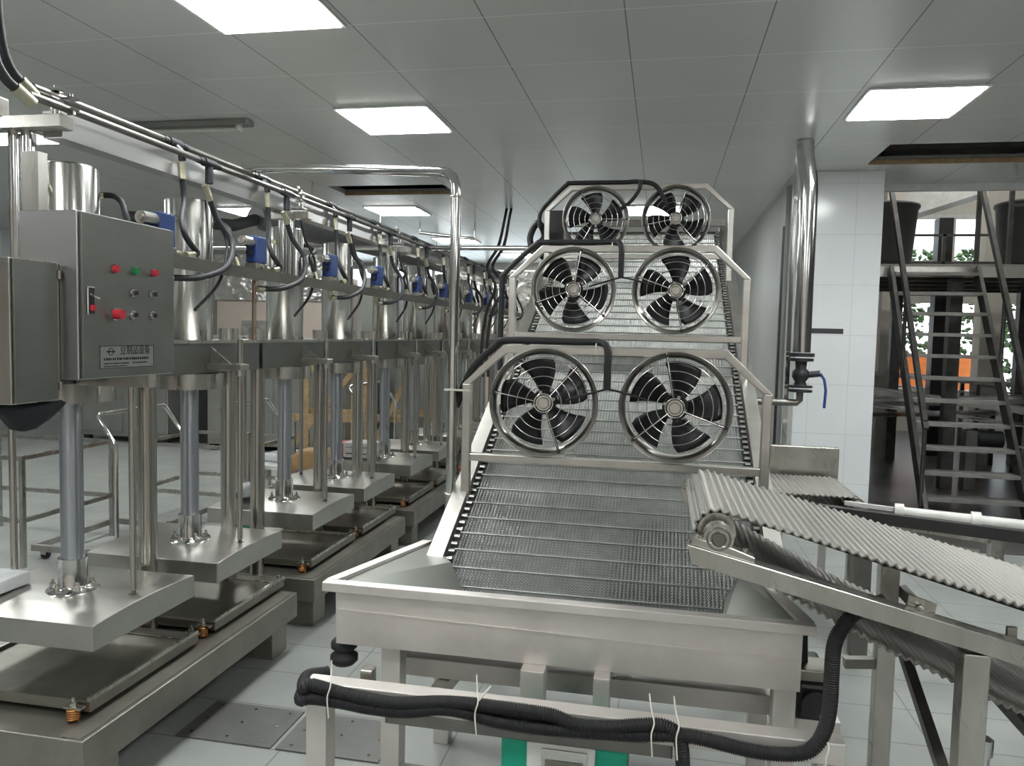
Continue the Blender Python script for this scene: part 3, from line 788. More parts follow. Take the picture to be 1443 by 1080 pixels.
# cables on the frames
def cable(name, pts, r, label, cat='cable', mat='rubber', group=None):
    if name == 'corrugated_conduit':
        sp = smooth_pts(pts, 14); o = [sp[0]]
        for a, b in zip(sp, sp[1:]):
            n = max(1, int((b - a).length / .0012)); o += [a + (b - a) * i / n for i in range(1, n + 1)]
        rr = [r if (i // 2) % 2 else r * .84 for i in range(len(o))]
        return tag(MB().tube(o, rr, 12).build(name, mat, origin=pts[0]), label, cat, group)
    return tag(MB().tube(smooth_pts(pts), r, 10).build(name, mat, origin=pts[0]), label, cat, group)
for i, (y, zt, n, ft) in enumerate(FR):
    zc = zt + .016; xl = -.735
    xe = (-.205, -.215, -.17)[i]
    if i == 0: st = [(xl - .03, y + .02, zt - .24), (xl + .03, y + .01, zt - .10), (xl + .12, y, zt - .01)]
    elif i == 1: st = [(xl - .035, y, zt - .60), (xl - .035, y, zt - .20), (xl - .02, y, zt - .13), (xl + .12, y, zt - .0)]
    else: st = [(xl - .03, y, zt - .25), (xl - .025, y, zt - .16), (xl + .04, y, zt - .08), (xl + .13, y, zt + .005)]
    if i < 2: en = [(xl + .17, y, zc), (xe - .1, y, zc), (xe - .02, y - .01, zc), (xe + .012, y - .04, zc - .02), (xe + .015, y - .045, zc - .10), (xe + .015, y - .04, zc - .165)]
    else: en = [(xl + .17, y, zc), (xe - .1, y, zc), (xe - .0, y - .01, zc), (xe + .10, y - .035, zc - .03), (xe + .17, y - .045, zc - .15)]
    cable('conduit_cable', st + en, .0135, 'black corrugated cable lying along the top of the %s fan frame' % n, group='fan frame conduits')
    if i == 2:
        cable('conduit_cable', [(xe + .01, y - .03, zc), (xe - .0, y - .045, zc - .06), (xe - .05, y - .055, zc - .13), (xe - .12, y - .06, zc - .18)], .011, 'black cable branch drooping to the left fan of the third frame', group='fan cable branches')
    else:
        zj = zc - .165
        cable('fan_cable', [(xe + .015, y - .04, zj), (xe - .05, y - .055, zj - .02), (xe - .13, y - .06, zj - .045)], .004, 'thin black cable to the left fan of the %s frame' % n, group='thin fan cables')
        cable('fan_cable', [(xe + .015, y - .04, zj), (xe + .07, y - .055, zj - .01), (xe + .16, y - .06, zj - .035)], .004, 'thin black cable to the right fan of the %s frame' % n, group='thin fan cables')
        tag(MB().ring((xe - .03, y, zt - .006), (1, 0, 0), .026, .0025, n=16, k=6).build('cable_tie', 'tie', origin=(xe - .03, y, zt)), 'white cable tie on the top bar of the %s fan frame' % n, 'cable tie', 'cable ties')
cable('coiled_cable', [(-.80, 4.72, 2.05), (-.83, 4.74, 2.15), (-.78, 4.72, 2.24), (-.74, 4.74, 2.16), (-.79, 4.75, 2.08), (-.72, 4.78, 2.0), (-.70, 4.8, 1.88)], .02, 'looped black cable bundle beside the third fan frame')
tag(MB().box(-.74, -.64, 4.88, 5.02, 1.98, 2.34).build('fan_motor', 'black', bevel=.01), 'black motor block behind the rear left fan', 'motor')

# water pipe
t = thing('water_pipe', 'polished upright pipe with bend beside the first fan frame', 'pipe', (-.775, 2.80, .86))
pts = [(-.775, 2.80, .905), (-.775, 2.80, 2.06), (-.778, 2.802, 2.10), (-.79, 2.808, 2.13), (-.815, 2.82, 2.150), (-.85, 2.835, 2.158), (-1.3, 3.08, 2.225), (-2.05, 3.50, 2.335)]
MB().tube(pts, .0195, 20).build('pipe_run', 'chrome', t)
MB().ring((-.775, 2.80, 2.055), (0, 0, 1), .0195, .003, n=24, k=6).build('weld_bead', 'steel', t)
MB().ring((-.775, 2.80, 1.335), (0, 0, 1), .021, .003, n=24, k=6).box(-.80, -.70, 2.775, 2.779, 1.332, 1.339).build('tie_strap', 'tie', t)
MB().ring((-.775, 2.80, .935), (0, 0, 1), .024, .005, n=24, k=6).cyl((-.775, 2.8, .86), (-.775, 2.8, .905), .022, n=20).build('pipe_socket', 'steel', t)
tag(MB().cyl((-5.0, 6.2, 2.255), (-.70, 6.2, 2.25), .02, n=14).build('service_pipe', 'chrome', origin=(-5, 6.2, 2.25)), 'thin horizontal polished pipe far behind the fans', 'pipe')
for k, dx in enumerate((0, .05)):
    cable('hanging_cable', [(-1.70 + dx, 8.2, 2.9), (-1.68 + dx, 8.0, 2.75), (-1.50 + dx, 6.9, 2.35), (-1.60 + dx, 6.9, 2.16), (-1.52 + dx * 1.6, 6.9, 1.98), (-1.60 + dx, 6.9, 1.74), (-1.64 + dx, 6.9, 1.40), (-1.62 + dx, 6.9, 1.15)], .014,
          ['left', 'right'][k] + ' of two black cables hanging from the ceiling left of the fans', group='hanging black cables')

# ------------------------------------------------------------------ tank
t = thing('water_tank', 'matt steel water tank with folded rim at the foot of the conveyor', 'tank', (-.27, 2.3, .6))
fy = 2.10; zb, zt = .612, .805
xL, xR = -.93, .392
outer = [(xL, fy), (xR, fy), (.33, 2.62), (-.70, 2.62)]
MB().prism([(xL, fy + .006, zb), (xR, fy + .006, zb), (xR, fy, zt - .03), (xL, fy, zt - .03)], (0, .006, 0)).build('front_panel', 'steel_mat', t)
MB().prism([(xL + .01, fy + .02, zb + .10), (xR - .01, fy + .02, zb + .08), (xR - .01, fy - .002, zb + .085), (xL + .01, fy - .002, zb + .105)], (0, 0, .004)).build('fold_crease', 'steel_mat', t)
MB().prism([(xL, fy + .012, zb), (xL, fy + .012, zt - .03), (-.80, 2.6, zt - .03), (-.80, 2.6, zb)], (.006, 0, 0)).build('side_panel', 'steel_mat', t)
MB().prism([(xR, fy + .012, zb), (xR, fy + .012, zt - .03), (.36, 2.6, zt - .03), (.36, 2.6, zb)], (-.006, 0, 0)).build('side_panel', 'steel_mat', t)
MB().box(xL + .01, xR - .01, fy + .014, 2.6, zb, zb + .006).build('tank_floor', 'steel_dark', t)
# rim
MB().box(xL - .035, xR + .03, fy - .022, fy + .014, zt - .028, zt).build('front_rim', 'steel_mat', t, bevel=.003)
MB().prism([(xL - .035, fy + .0142, zt - .02), (xL + .0, fy + .0142, zt - .02), (-.785, 2.60, zt - .02), (-.82, 2.60, zt - .02)], (0, 0, .02)).build('side_rim', 'steel_mat', t)
MB().prism([(xR + .03, fy + .0142, zt - .02), (.32, 2.62, zt - .02), (.285, 2.62, zt - .02), (xR - .01, fy + .0142, zt - .02)], (0, 0, .02)).build('side_rim', 'steel_mat', t)
# inner sloping guide sheets closing in on the belt
def sheet(pts, name='guide_sheet', mat='steel_shaded'):
    MB().prism(pts, (0, 0, .004)).build(name, mat, t)
sheet([(-.93, 2.116, .790), (-.47, 2.116, .775), (-.545, 2.20, .720), (-.60, 2.32, .735), (-.665, 2.42, .785), (-.79, 2.60, .792)])
sheet([(.385, 2.116, .790), (.285, 2.62, .795), (.262, 2.50, .79), (.215, 2.40, .745), (.195, 2.25, .70), (.185, 2.116, .775)])
sheet([(-.93, 2.112, .786), (.385, 2.112, .786), (.30, 2.14, .70), (-.80, 2.14, .70)], 'front_lip')

# support frame
t = thing('tank_stand', 'welded square tube stand under the water tank', 'stand', (-.25, 2.2, 0))
def tb(x0, x1, y0, y1, z0, z1, n='rail', m='steel_mat'): return MB().box(x0, x1, y0, y1, z0, z1).build(n, m, t, bevel=.003)
tb(-.935, .465, 1.90, 1.955, .530, .586, 'front_rail')
tb(-.925, -.865, 1.897, 1.958, 0, .529, 'leg'); tb(.40, .458, 1.897, 1.958, 0, .529, 'leg')
tb(-.80, -.74, 2.14, 2.20, 0, .611, 'leg'); tb(.33, .39, 2.14, 2.20, 0, .611, 'leg')
tb(-.79, .42, 2.30, 2.36, .445, .505, 'cross_rail')
tb(-.36, -.292, 2.06, 2.12, .40, .611, 'stub_post'); tb(-.155, -.11, 2.06, 2.12, .40, .611, 'stub_post')
tb(-.74, .33, 2.16, 2.20, .40, .44, 'cross_rail', 'steel_dark')
tb(-.70, .06, 1.905, 1.95, .494, .528, 'lower_rail', 'steel_dark')
tb(-.80, .42, 2.15, 2.19, .18, .22, 'cross_rail')
tb(-.80, .40, 2.70, 2.76, .40, .46, 'cross_rail', 'steel_dark'); tb(-.80, -.74, 2.70, 2.76, 0, .40, 'leg'); tb(.34, .40, 2.70, 2.76, 0, .40, 'leg')
MB().beam((-.66, 2.22, .42), (-.60, 2.70, .43), .04, .04).build('side_rail', 'steel_mat', t)
MB().beam((.38, 2.20, .42), (.37, 2.70, .43), .04, .04).build('side_rail', 'steel_mat', t)
# rubber buffers
def buffer(x, y, z, s, lab):
    t = thing('rubber_buffer', lab, 'buffer', (x, y, z), 'black rubber buffers')
    pr = [(0, 0), (.030, 0), (.040, .010), (.040, .026), (.026, .036), (.026, .040), (.038, .050), (.038, .066), (.030, .074), (0, .074)]
    MB().lathe([(r * s, h * s) for r, h in pr], (x, y, z), n=20).build('bellows', 'rubber', t)
    MB().cyl((x, y, z + .074 * s), (x, y, z + .1 * s), .008, n=8).build('stud', 'steel', t)
buffer(-.925, 2.155, .530, 1.05, 'black stacked rubber buffer under the left front corner of the tank')
buffer(-.85, 2.30, .545, .85, 'smaller black rubber buffer half hidden behind the left tank corner')
tag(MB().box(-.80, -.765, 1.975, 2.01, .556, .60).build('rail_clip', 'steel', bevel=.002), 'small steel clip on the stand rail below the tank', 'clip')
# conduits on the front rail
yy = 1.885
cable('corrugated_conduit', [(-.90, 1.99, .577), (-.945, 1.95, .578), (-0.923, 1.879, 0.579), (-0.898, 1.879, 0.590), (-0.816, 1.879, 0.577), (-0.735, 1.879, 0.569), (-0.656, 1.879, 0.567), (-0.547, 1.879, 0.583), (-0.462, 1.879, 0.589), (-0.389, 1.879, 0.589), (-0.300, 1.879, 0.588), (-0.239, 1.879, 0.584), (-0.186, 1.879, 0.568), (-0.108, 1.879, 0.570), (-0.032, 1.879, 0.584), (0.028, 1.879, 0.592), (0.065, 1.879, 0.578), (0.079, 1.879, 0.549), (0.085, 1.879, 0.495), (0.093, 1.879, 0.314)], .018, 'upper black corrugated conduit along the front rail, dropping down near the middle', 'conduit', group='conduits on the front rail')
cable('corrugated_conduit', [(-.91, 1.99, .546), (-.95, 1.95, .545), (-0.931, 1.879, 0.546), (-0.898, 1.879, 0.554), (-0.816, 1.879, 0.552), (-0.735, 1.879, 0.546), (-0.636, 1.879, 0.548), (-0.546, 1.879, 0.566), (-0.481, 1.879, 0.566), (-0.394, 1.879, 0.552), (-0.299, 1.879, 0.547), (-0.202, 1.879, 0.550), (-0.134, 1.879, 0.553), (-0.032, 1.879, 0.560), (0.039, 1.879, 0.569), (0.089, 1.879, 0.573), (0.148, 1.879, 0.568), (0.217, 1.879, 0.558), (0.288, 1.879, 0.554), (0.359, 1.879, 0.563), (0.392, 1.879, 0.589), (0.412, 1.879, 0.637), (0.419, 1.879, 0.698), (0.419, 1.879, 0.757), (0.421, 1.879, 0.833), (0.436, 1.879, 0.877), (0.465, 1.879, 0.917), (.53, 1.889, .95)], .018, 'lower black corrugated conduit curving up to the right conveyor', 'conduit', group='conduits on the front rail')
for i, x in enumerate((-.84, -.435, .01, .07, .415)):
    zc = (.57, .575, .575, .575, .565)[i]
    pts = [(x, 1.858, zc - .055), (x - .004, 1.856, zc), (x + .002, 1.862, zc + .030), (x - .006, 1.885, zc + .052), (x - .012, 1.90, zc + .085)]
    g = MB().tube(smooth_pts(pts, 5), .0021, 6)
    if i == 1: g.tube([(x + .002, 1.870, zc + .030), (x + .03, 1.885, zc + .065)], .0026, 6)
    tag(g.build('cable_tie', 'tie', origin=(x, 1.87, zc)), 'white cable tie around the conduits on the front rail, %s from the left' % ORD[i], 'cable tie', 'cable ties on the rail')
# green box
t = thing('motor_box', 'teal green drive housing with white centre panel under the front rail', 'machine', (-.22, 1.98, .2))
MB().box(-.384, -.050, 1.925, 2.10, .20, .491).build('housing', 'teal', t, bevel=.012)
MB().box(-.312, -.133, 1.913, 1.9245, .20, .489).build('centre_panel', 'white', t, bevel=.004)
MB().box(-.272, -.153, 1.908, 1.9125, .39, .478).build('window_plate', 'chrome', t, bevel=.003)
MB().box(-.262, -.163, 1.9045, 1.9075, .40, .45).build('label_strip', 'platside', t)
t = thing('drive_motor', 'black motor on a bracket right of the tank', 'motor', (.45, 2.3, .5))
MB().box(.40, .50, 2.19, 2.44, .495, .600).cyl((.45, 2.17, .548), (.45, 2.19, .548), .04, n=20).build('motor_case', 'black', t, bevel=.012)
MB().box(.405, .495, 2.20, 2.30, .601, .635).build('terminal_box', 'platside', t, bevel=.004)
MB().cyl((.425, 2.26, .636), (.425, 2.26, .72), .014, .010, n=10).build('gland', 'castiron', t)
MB().box(.395, .52, 2.20, 2.45, .44, .494).build('motor_bracket', 'steel_mat', t)

# ------------------------------------------------------------------ right conveyor
t = thing('discharge_conveyor', 'ribbed woven steel belt conveyor sloping down to the right', 'conveyor', (1.0, 2.15, 0))
RX, RZ, RR = .143, 1.088, .048
by0, by1 = 1.885, 2.44
sl = -.262
def belt_path():
    pts = []
    k = math.atan(sl)
    # top run from x=2.6 back to the drum
    nx_, nz_ = -math.sin(k), math.cos(k)
    sx_, sz_ = RX + nx_ * RR, RZ + nz_ * RR
    n = 150; L = 2.5
    for i in range(n, -1, -1):
        d = L * i / n; sag = -.0
        pts.append((sx_ + d * math.cos(k), sz_ + d * math.sin(k) + sag))
    a0 = PI / 2 + k
    for i in range(1, 11):
        a = a0 + (i / 10) * (PI * .93); pts.append((RX + RR * math.cos(a), RZ + RR * math.sin(a)))
    x, z = pts[-1]
    ret = [(x, z), (.318, .945), (.424, .893), (.523, .844), (.648, .792), (.833, .717), (1.1, .61), (1.5, .46), (1.9, .33)]
    sp = smooth_pts([(a, 0, b) for a, b in ret], 10)
    pts += [(p.x, p.z) for p in sp[1:]]
    return pts
BPth = belt_path()
# resample and add ridge profile
def resample(P, step):
    out = [P[0]]; acc = 0
    for a, b in zip(P, P[1:]):
        d = math.dist(a, b); 
        while acc + d >= step:
            f = (step - acc) / d; a = (a[0] + (b[0] - a[0]) * f, a[1] + (b[1] - a[1]) * f); out.append(a); d = math.dist(a, b); acc = 0
        acc += d
    return out
RP = resample(BPth, .0036)
vs = []; fs = []
ny = 28
for i, (x, z) in enumerate(RP):
    a = RP[max(i - 1, 0)]; b_ = RP[min(i + 1, len(RP) - 1)]; dx, dz = b_[0] - a[0], b_[1] - a[1]; l = math.hypot(dx, dz) or 1
    nxn, nzn = -dz / l * -1, dx / l * -1   # outward
    h = .009 * (1 + math.cos(i * 2 * PI / 6.0)) / 2
    for j in range(ny + 1):
        y = by0 + (by1 - by0) * j / ny
        e = .0012 * math.sin(j * PI)
        vs.append((x + nxn * (h + e), y, z + nzn * (h + e)))
for i in range(len(RP) - 1):
    for j in range(ny):
        p = i * (ny + 1) + j; fs.append((p, p + 1, p + ny + 2, p + ny + 1))
m_ = MB().add(vs, fs, True); bo = m_.build('woven_belt', 'ribbed', t)
sd = bo.modifiers.new('thick', 'SOLIDIFY'); sd.thickness = .005; sd.offset = -1
MB().cyl((RX, by0 - .012, RZ), (RX, by1 + .012, RZ), RR - .003, n=36).build('drum', 'steel', t, bevel=.002)
MB().cyl((RX, 1.80, RZ), (RX, 2.53, RZ), .014, n=16).build('shaft', 'steel_dark', t)
bs = -.2385
def bt(x): return 1.071 + bs * (x - .075)
for (ya, yb) in ((1.80, 1.855), (2.47, 2.52)):
    MB().prism([(.072, ya, bt(.072)), (.085, ya, bt(.085) - .043), (2.6, ya, bt(2.6) - .050), (2.6, ya, bt(2.6))], (0, yb - ya, 0)).build('side_beam', 'steel', t, bevel=.002)
    b = MB().prism([(.082, ya + .005, bt(.082) + .001), (.225, ya + .005, bt(.225) + .001), (.225, ya + .005, bt(.225) + .014), (.175, ya + .005, bt(.175) + .020), (.10, ya + .005, bt(.10) + .020), (.082, ya + .005, bt(.082) + .014)], (0, .045, 0))
    b.cyl((RX, ya + .006, RZ), (RX, ya + .046, RZ), .034, n=28)
    bb = b.build('bearing_block', 'steel', t, bevel=.0015)
    g = MB()
    for r_ in (.026, .016, .009): g.ring((RX, ya + .004, RZ), (0, 1, 0), r_, .0022, n=28, k=6)
    g.cyl((RX, ya - .003, RZ), (RX, ya + .006, RZ), .007, n=16)
    g.build('bearing_cap', 'steel_dark', bb, origin=tuple(t['_o']))
    for x in (.092, .205): MB().cyl((x, ya + .028, bt(x) + .014), (x, ya + .028, bt(x) + .026), .008, n=6).build('bolt', 'steel', bb, origin=tuple(t['_o']))
for (x, y) in ((.70, 1.828), (2.2, 1.828), (.705, 2.495), (2.2, 2.495)):
    MB().box(x - .027, x + .027, y - .025, y + .025, 0, bt(x) - .05).build('leg', 'steel', t, bevel=.003)
MB().beam((.74, 2.49, .80), (1.2, 1.85, .30), .028, .028).build('diagonal_brace', 'steel_dark', t)
MB().beam((.59, 2.495, .55), (.70, 2.495, .56), .03, .03).build('cross_brace', 'steel_dark', t)
MB().beam((.705, 2.47, .74), (.705, 1.86, .46), .026, .026, up=(1, 0, 0)).build('cross_brace', 'steel_dark', t)
# inner bed strip between runs and roller hanger
MB().prism([(.30, 2.38, 1.03), (1.6, 2.38, .69), (1.6, 2.38, .64), (.30, 2.38, .995)], (0, .01, 0)).build('inner_guard', 'darkbeam', t)
for x in (.45, .78, 1.3):
    MB().box(x - .012, x + .012, 2.455, 2.468, bt(x) - .02, 1.116 + sl * (x - .142) - .018).build('bed_post', 'steel_dark', t)
MB().prism([(.565, 1.862, bt(.565) - .03), (.625, 1.862, bt(.625) - .03), (.632, 1.862, .958), (.572, 1.862, .976)], (0, .008, 0)).build('roller_hanger', 'steel', t)
MB().cyl((.597, 1.856, .945), (.597, 1.83, .945), .010, n=10).build('roller_pin', 'steel', t)
MB().box(.78, .80, 1.862, 1.872, bt(.79) - .02, .92).build('bed_post', 'steel', t)
tag(MB().cyl((.745, 1.86, .50), (.745, 1.86, .62), .014, n=14).cyl((.745, 1.86, .62), (.745, 1.86, .66), .02, n=6).box(.73, .76, 1.845, 1.875, .42, .50).build('level_bolt', 'chrome'), 'chrome adjusting bolt right of the near conveyor leg', 'bolt')

# ------------------------------------------------------------------ smaller equipment right of cooler
t = thing('transfer_conveyor', 'short ribbed belt conveyor beyond the cooler, in front of the column', 'conveyor', (.85, 4.6, .4))
vs = []; fs = []
n = 90
for i in range(n):
    x = .40 + (1.02 - .40) * i / (n - 1); h = .004 * math.cos(i * 2 * PI / 4)
    vs += [(x, 4.25, .735 + h), (x, 4.85, .735 + h)]
for i in range(n - 1): fs.append((2 * i, 2 * i + 2, 2 * i + 3, 2 * i + 1))
bo = MB().add(vs, fs).build('ribbed_belt', 'ribbed', t); sd = bo.modifiers.new('th', 'SOLIDIFY'); sd.thickness = .005
vs = [(x, y, z - .10 - .1 * 0) for (x, y, z) in vs]
bo = MB().add(vs, fs).build('return_belt', 'ribbed', t); sd = bo.modifiers.new('th', 'SOLIDIFY'); sd.thickness = .005
MB().cyl((1.03, 4.25, .685), (1.03, 4.85, .685), .045, n=20).build('end_roller', 'steel', t)
MB().box(.40, 1.12, 4.18, 4.22, .60, .64).build('side_beam', 'steel', t); MB().box(.40, 1.12, 4.88, 4.92, .60, .64).build('side_beam', 'steel', t)
MB().box(.97, 1.09, 4.18, 4.23, .641, .665).cyl((1.03, 4.18, .69), (1.03, 4.23, .69), .035, n=16).build('bearing_block', 'steel', t)
MB().box(.62, 1.08, 4.935, 4.945, .62, .90).box(.62, 1.08, 4.946, 4.99, .89, .90).build('back_plate', 'steel', t, bevel=.004)
for x in (.55, 1.0):
    for y in (4.18, 4.88): MB().box(x - .02, x + .02, y, y + .04, 0, .60).build('leg', 'steel', t)
# dark roller frame
t = thing('roller_bench', 'low dark steel frame with a jointed white roller at right', 'conveyor frame', (1.9, 3.9, 0))
MB().beam((.80, 4.02, .705), (2.6, 3.60, .655), .05, .055).build('top_rail', 'darkbeam', t)
MB().beam((1.05, 4.32, .60), (1.62, 4.1, .585), .03, .02).beam((1.0, 4.2, .545), (1.55, 4.05, .54), .02, .02).build('slide_bars', 'steel', t)
MB().box(1.60, 1.66, 4.05, 4.10, .50, .62).build('bar_bracket', 'steel', t)
for (x, y) in ((1.83, 3.78), (1.0, 3.98)): MB().box(x - .04, x + .04, y - .03, y + .03, 0, .68).build('leg', 'steel_dark', t)
a, b_ = Vector((1.16, 3.99, .725)), Vector((2.2, 3.72, .72)); d = (b_ - a)
MB().cyl(a, b_, .028, n=20).build('roller', 'white', t)
for f in (0.0, .30, .62, .95):
    q = a + d * f; MB().cyl(q - d.normalized() * .02, q + d.normalized() * .02, .042, n=20).build('roller_collar', 'white', t)
MB().beam((.92, 4.04, .745), (1.14, 4.0, .735), .02, .02).build('end_bar', 'white', t)

# column pipe with valve
t = thing('steam_pipe', 'fat polished vertical pipe on the near left corner of the tiled column', 'pipe', (.93, 5.5, 1.2))
MB().tube([(.90, 5.55, 2.895), (.905, 5.55, 2.80), (.925, 5.50, 2.62), (.93, 5.50, 2.55), (.93, 5.5, 1.47)], .058, 24).build('pipe_run', 'chrome', t)
MB().cyl((.93, 5.5, 1.44), (.93, 5.5, 1.465), .085, n=24).cyl((.93, 5.5, 1.41), (.93, 5.5, 1.43), .08, n=24).build('upper_flange', 'castiron', t)
MB().lathe([(.04, 1.41), (.035, 1.36), (.055, 1.34), (.055, 1.30), (.035, 1.27), (.045, 1.245)], (.93, 5.5, 0), n=20).build('valve_body', 'castiron', t)
MB().cyl((.93, 5.5, 1.23), (.93, 5.5, 1.245), .08, n=24).cyl((.93, 5.5, 1.20), (.93, 5.5, 1.215), .08, n=24).build('lower_flange', 'castiron', t)
MB().cyl((.98, 5.48, 1.32), (1.05, 5.47, 1.33), .022, n=12).build('valve_neck', 'castiron', t)
MB().tube([(1.05, 5.46, 1.33), (1.075, 5.45, 1.29), (1.085, 5.44, 1.22), (1.08, 5.44, 1.10)], .009, 8).build('valve_handle', 'bluehandle', t)
MB().tube([(.93, 5.5, 1.20), (.93, 5.5, 1.145), (.91, 5.5, 1.125), (.85, 5.5, 1.125), (.36, 5.5, 1.125)], .024, 14).build('branch_pipe', 'steel_dark', t)
MB().box(.985, 1.19, 5.50, 5.52, 1.60, 1.635).build('wall_bracket', 'castiron', t)
for i, (x, w, lab) in enumerate(((.80, .016, 'thin dark cable tray edge running up left of the fat pipe'), (.86, .03, 'polished strip running up beside the fat pipe'))):
    tag(MB().box(x, x + w, 5.70, 5.74, 0, 2.35 if i == 0 else 2.85).build('riser_strip', ['darkbeam', 'chrome'][i], origin=(x, 5.7, 0)), lab, 'riser')

# ------------------------------------------------------------------ stairs, platform, vats
t = thing('steel_stairs', 'open steel staircase with handrails climbing to the platform', 'stairs', (2.75, 7.8, 0))
xs0, xs1 = 2.30, 3.12
N = 11; yb0, yt0 = 7.18, 8.65; ztop = 2.32
for x in (xs0, xs1):
    MB().beam((x, yb0, .02), (x, yt0, ztop), .035, .13).build('stringer', 'stair', t)
for k in range(N):
    f = (k + .9) / (N + .2); y = yb0 + (yt0 - yb0) * f; z = ztop * f
    MB().box(xs0 + .02, xs1 - .02, y - .09, y + .09, z - .015, z + .018).build('tread', 'tread', t)
for x in (xs0 - .02, xs1 + .02):
    MB().beam((x, yb0 + .05, .80), (x, yt0 + .02, ztop + .80), .04, .055).build('handrail', 'stair', t)
    for f in (.05, .55): MB().cyl((x, yb0 + (yt0 - yb0) * f, ztop * f), (x, yb0 + (yt0 - yb0) * f, .80 + ztop * f - .03 * 1), .018, n=10).build('baluster', 'stair', t)
t = thing('platform', 'raised steel platform with guard rails behind the stairs', 'platform', (4.2, 10.0, 0))
MB().box(1.86, 6.8, 8.72, 11.2, 2.345, 2.375).build('deck', 'tread', t)
MB().box(1.86, 6.8, 8.68, 8.72, 2.24, 2.345).build('edge_beam', 'frame', t)
for x in (1.95, 3.0, 4.5, 6.4):
    for y in (8.85, 10.9): MB().box(x - .06, x + .06, y - .06, y + .06, 0, 2.345).build('leg', 'stair', t)
for x in (1.9, 3.15, 3.45, 4.6, 6.2): MB().box(x - .02, x + .02, 8.74, 8.78, 2.375, 3.2).build('rail_post', 'stair', t)
for z in (2.62, 2.98): MB().box(1.9, 6.8, 11.1, 11.14, z - .015, z + .015).build('rear_rail', 'stair', t)
for z in (2.98, 3.2): MB().box(3.45, 6.8, 8.75, 8.78, z - .015, z + .015).build('front_rail', 'stair', t)
for x in (2.9, 3.6, 5.0): MB().box(x - .02, x + .02, 11.1, 11.14, 2.375, 3.0).build('rail_post', 'stair', t)
for y in (9.0, 9.6, 10.3, 10.9): MB().box(1.86, 6.8, y, y + .05, 2.22, 2.344).build('joist', 'stair', t)
def vat(x, y, lab):
    t = thing('vat', lab, 'vat', (x, y, 2.376), 'dark round vats on the platform')
    MB().lathe([(0, 2.376), (.36, 2.376), (.38, 2.40), (.43, 3.05), (.45, 3.07), (.45, 3.10), (.42, 3.10), (.36, 2.42), (0, 2.42)], (x, y, 0), n=36).build('vat_body', 'vat', t)
    MB().lathe([(.40, 2.376), (.40, 2.43)], (x, y, 0), n=36).build('foot_ring', 'black', t)
vat(2.36, 9.55, 'dark round vat on the platform beside the tiled column'); vat(4.0, 9.4, 'dark round vat on the platform at the right edge')
tag(MB().box(3.62, 3.80, 11.4, 11.6, 2.3, 3.25).box(3.62, 3.8, 11.4, 11.6, 0, 2.3).build('dark_column', 'darkbeam'), 'dark square column standing behind the platform rail', 'column')
for i, (x, w) in enumerate(((3.05, .26), (4.35, .26))):
    tag(MB().box(x, x + w, 11.8, 12.06, 0, 4.9).build('concrete_post', 'creamwall', origin=(x, 11.8, 0)), ['left', 'right'][i] + ' cream square pillar behind the stairs', 'pillar', 'cream pillars')
def bgconv(p0, p1, w, z, lab, g='rear conveyors'):
    a, b_ = Vector(p0), Vector(p1); d = (b_ - a).normalized(); r = d.cross(Vector((0, 0, 1))).normalized()
    t = thing('rear_conveyor', lab, 'conveyor', (a.x, a.y, 0), g)
    for s_ in (-1, 1): MB().beam(a + r * s_ * w / 2, b_ + r * s_ * w / 2, .03, .06).build('side_beam', 'tread', t)
    MB().beam(a + Vector((0, 0, .01)), b_ + Vector((0, 0, .01)), w - .05, .012).build('belt', 'ribbed', t)
    MB().beam(a + Vector((0, 0, -.16)), b_ + Vector((0, 0, -.16)), w - .05, .012).build('return_belt', 'ribbed', t)
    for f in (.08, .5, .92):
        q = a + (b_ - a) * f
        for s_ in (-1, 1):
            c = q + r * s_ * w / 2; MB().box(c.x - .025, c.x + .025, c.y - .025, c.y + .025, 0, c.z - .03).build('leg', 'stair', t)
bgconv((1.9, 9.3, 1.05), (6.2, 8.9, .62), .6, 0, 'rear sloping belt conveyor seen through the stair treads')
bgconv((1.9, 10.4, .75), (6.5, 10.6, 1.0), .6, 0, 'lower rear belt conveyor behind the sloping one')
bgconv((2.1, 12.2, 1.15), (6.6, 11.9, .9), .7, 0, 'farthest rear belt conveyor near the window openings')
for i, (x, y, z) in enumerate(((3.3, 8.9, .55), (2.2, 9.9, .35), (4.3, 9.6, .4))):
    t = thing('gear_motor', ['gear motor behind the stair treads', 'gear motor low beside the left stringer', 'gear motor beyond the right stringer'][i], 'motor', (x, y, z), 'gear motors')
    MB().cyl((x, y, z), (x + .25, y, z), .09, n=16).build('motor_case', 'castiron', t); MB().box(x - .12, x, y - .08, y + .08, 0, z + .09).build('gearbox', 'steel_dark', t, bevel=.01)
for i, (x, y, a) in enumerate(((4.2, 8.6, .55), (4.9, 8.4, .5))):
    tag(MB().beam((x - .6, y, .52), (x + .5, y + .2, .30), .22, .02).box(x - .5, x - .46, y - .02, y + .02, 0, .50).box(x + .4, x + .44, y + .16, y + .2, 0, .31).build('chute', 'white', origin=(x, y, .3)), ['left', 'right'][i] + ' white sloping chute low behind the stairs', 'chute', 'white chutes')
tag(MB().box(4.55, 5.6, 10.9, 11.0, .75, 1.55).box(4.6, 4.66, 10.92, 10.98, 0, .75).box(5.5, 5.56, 10.92, 10.98, 0, .75).build('white_board', 'white'), 'pale flat panel on legs behind the stairs at right', 'panel')

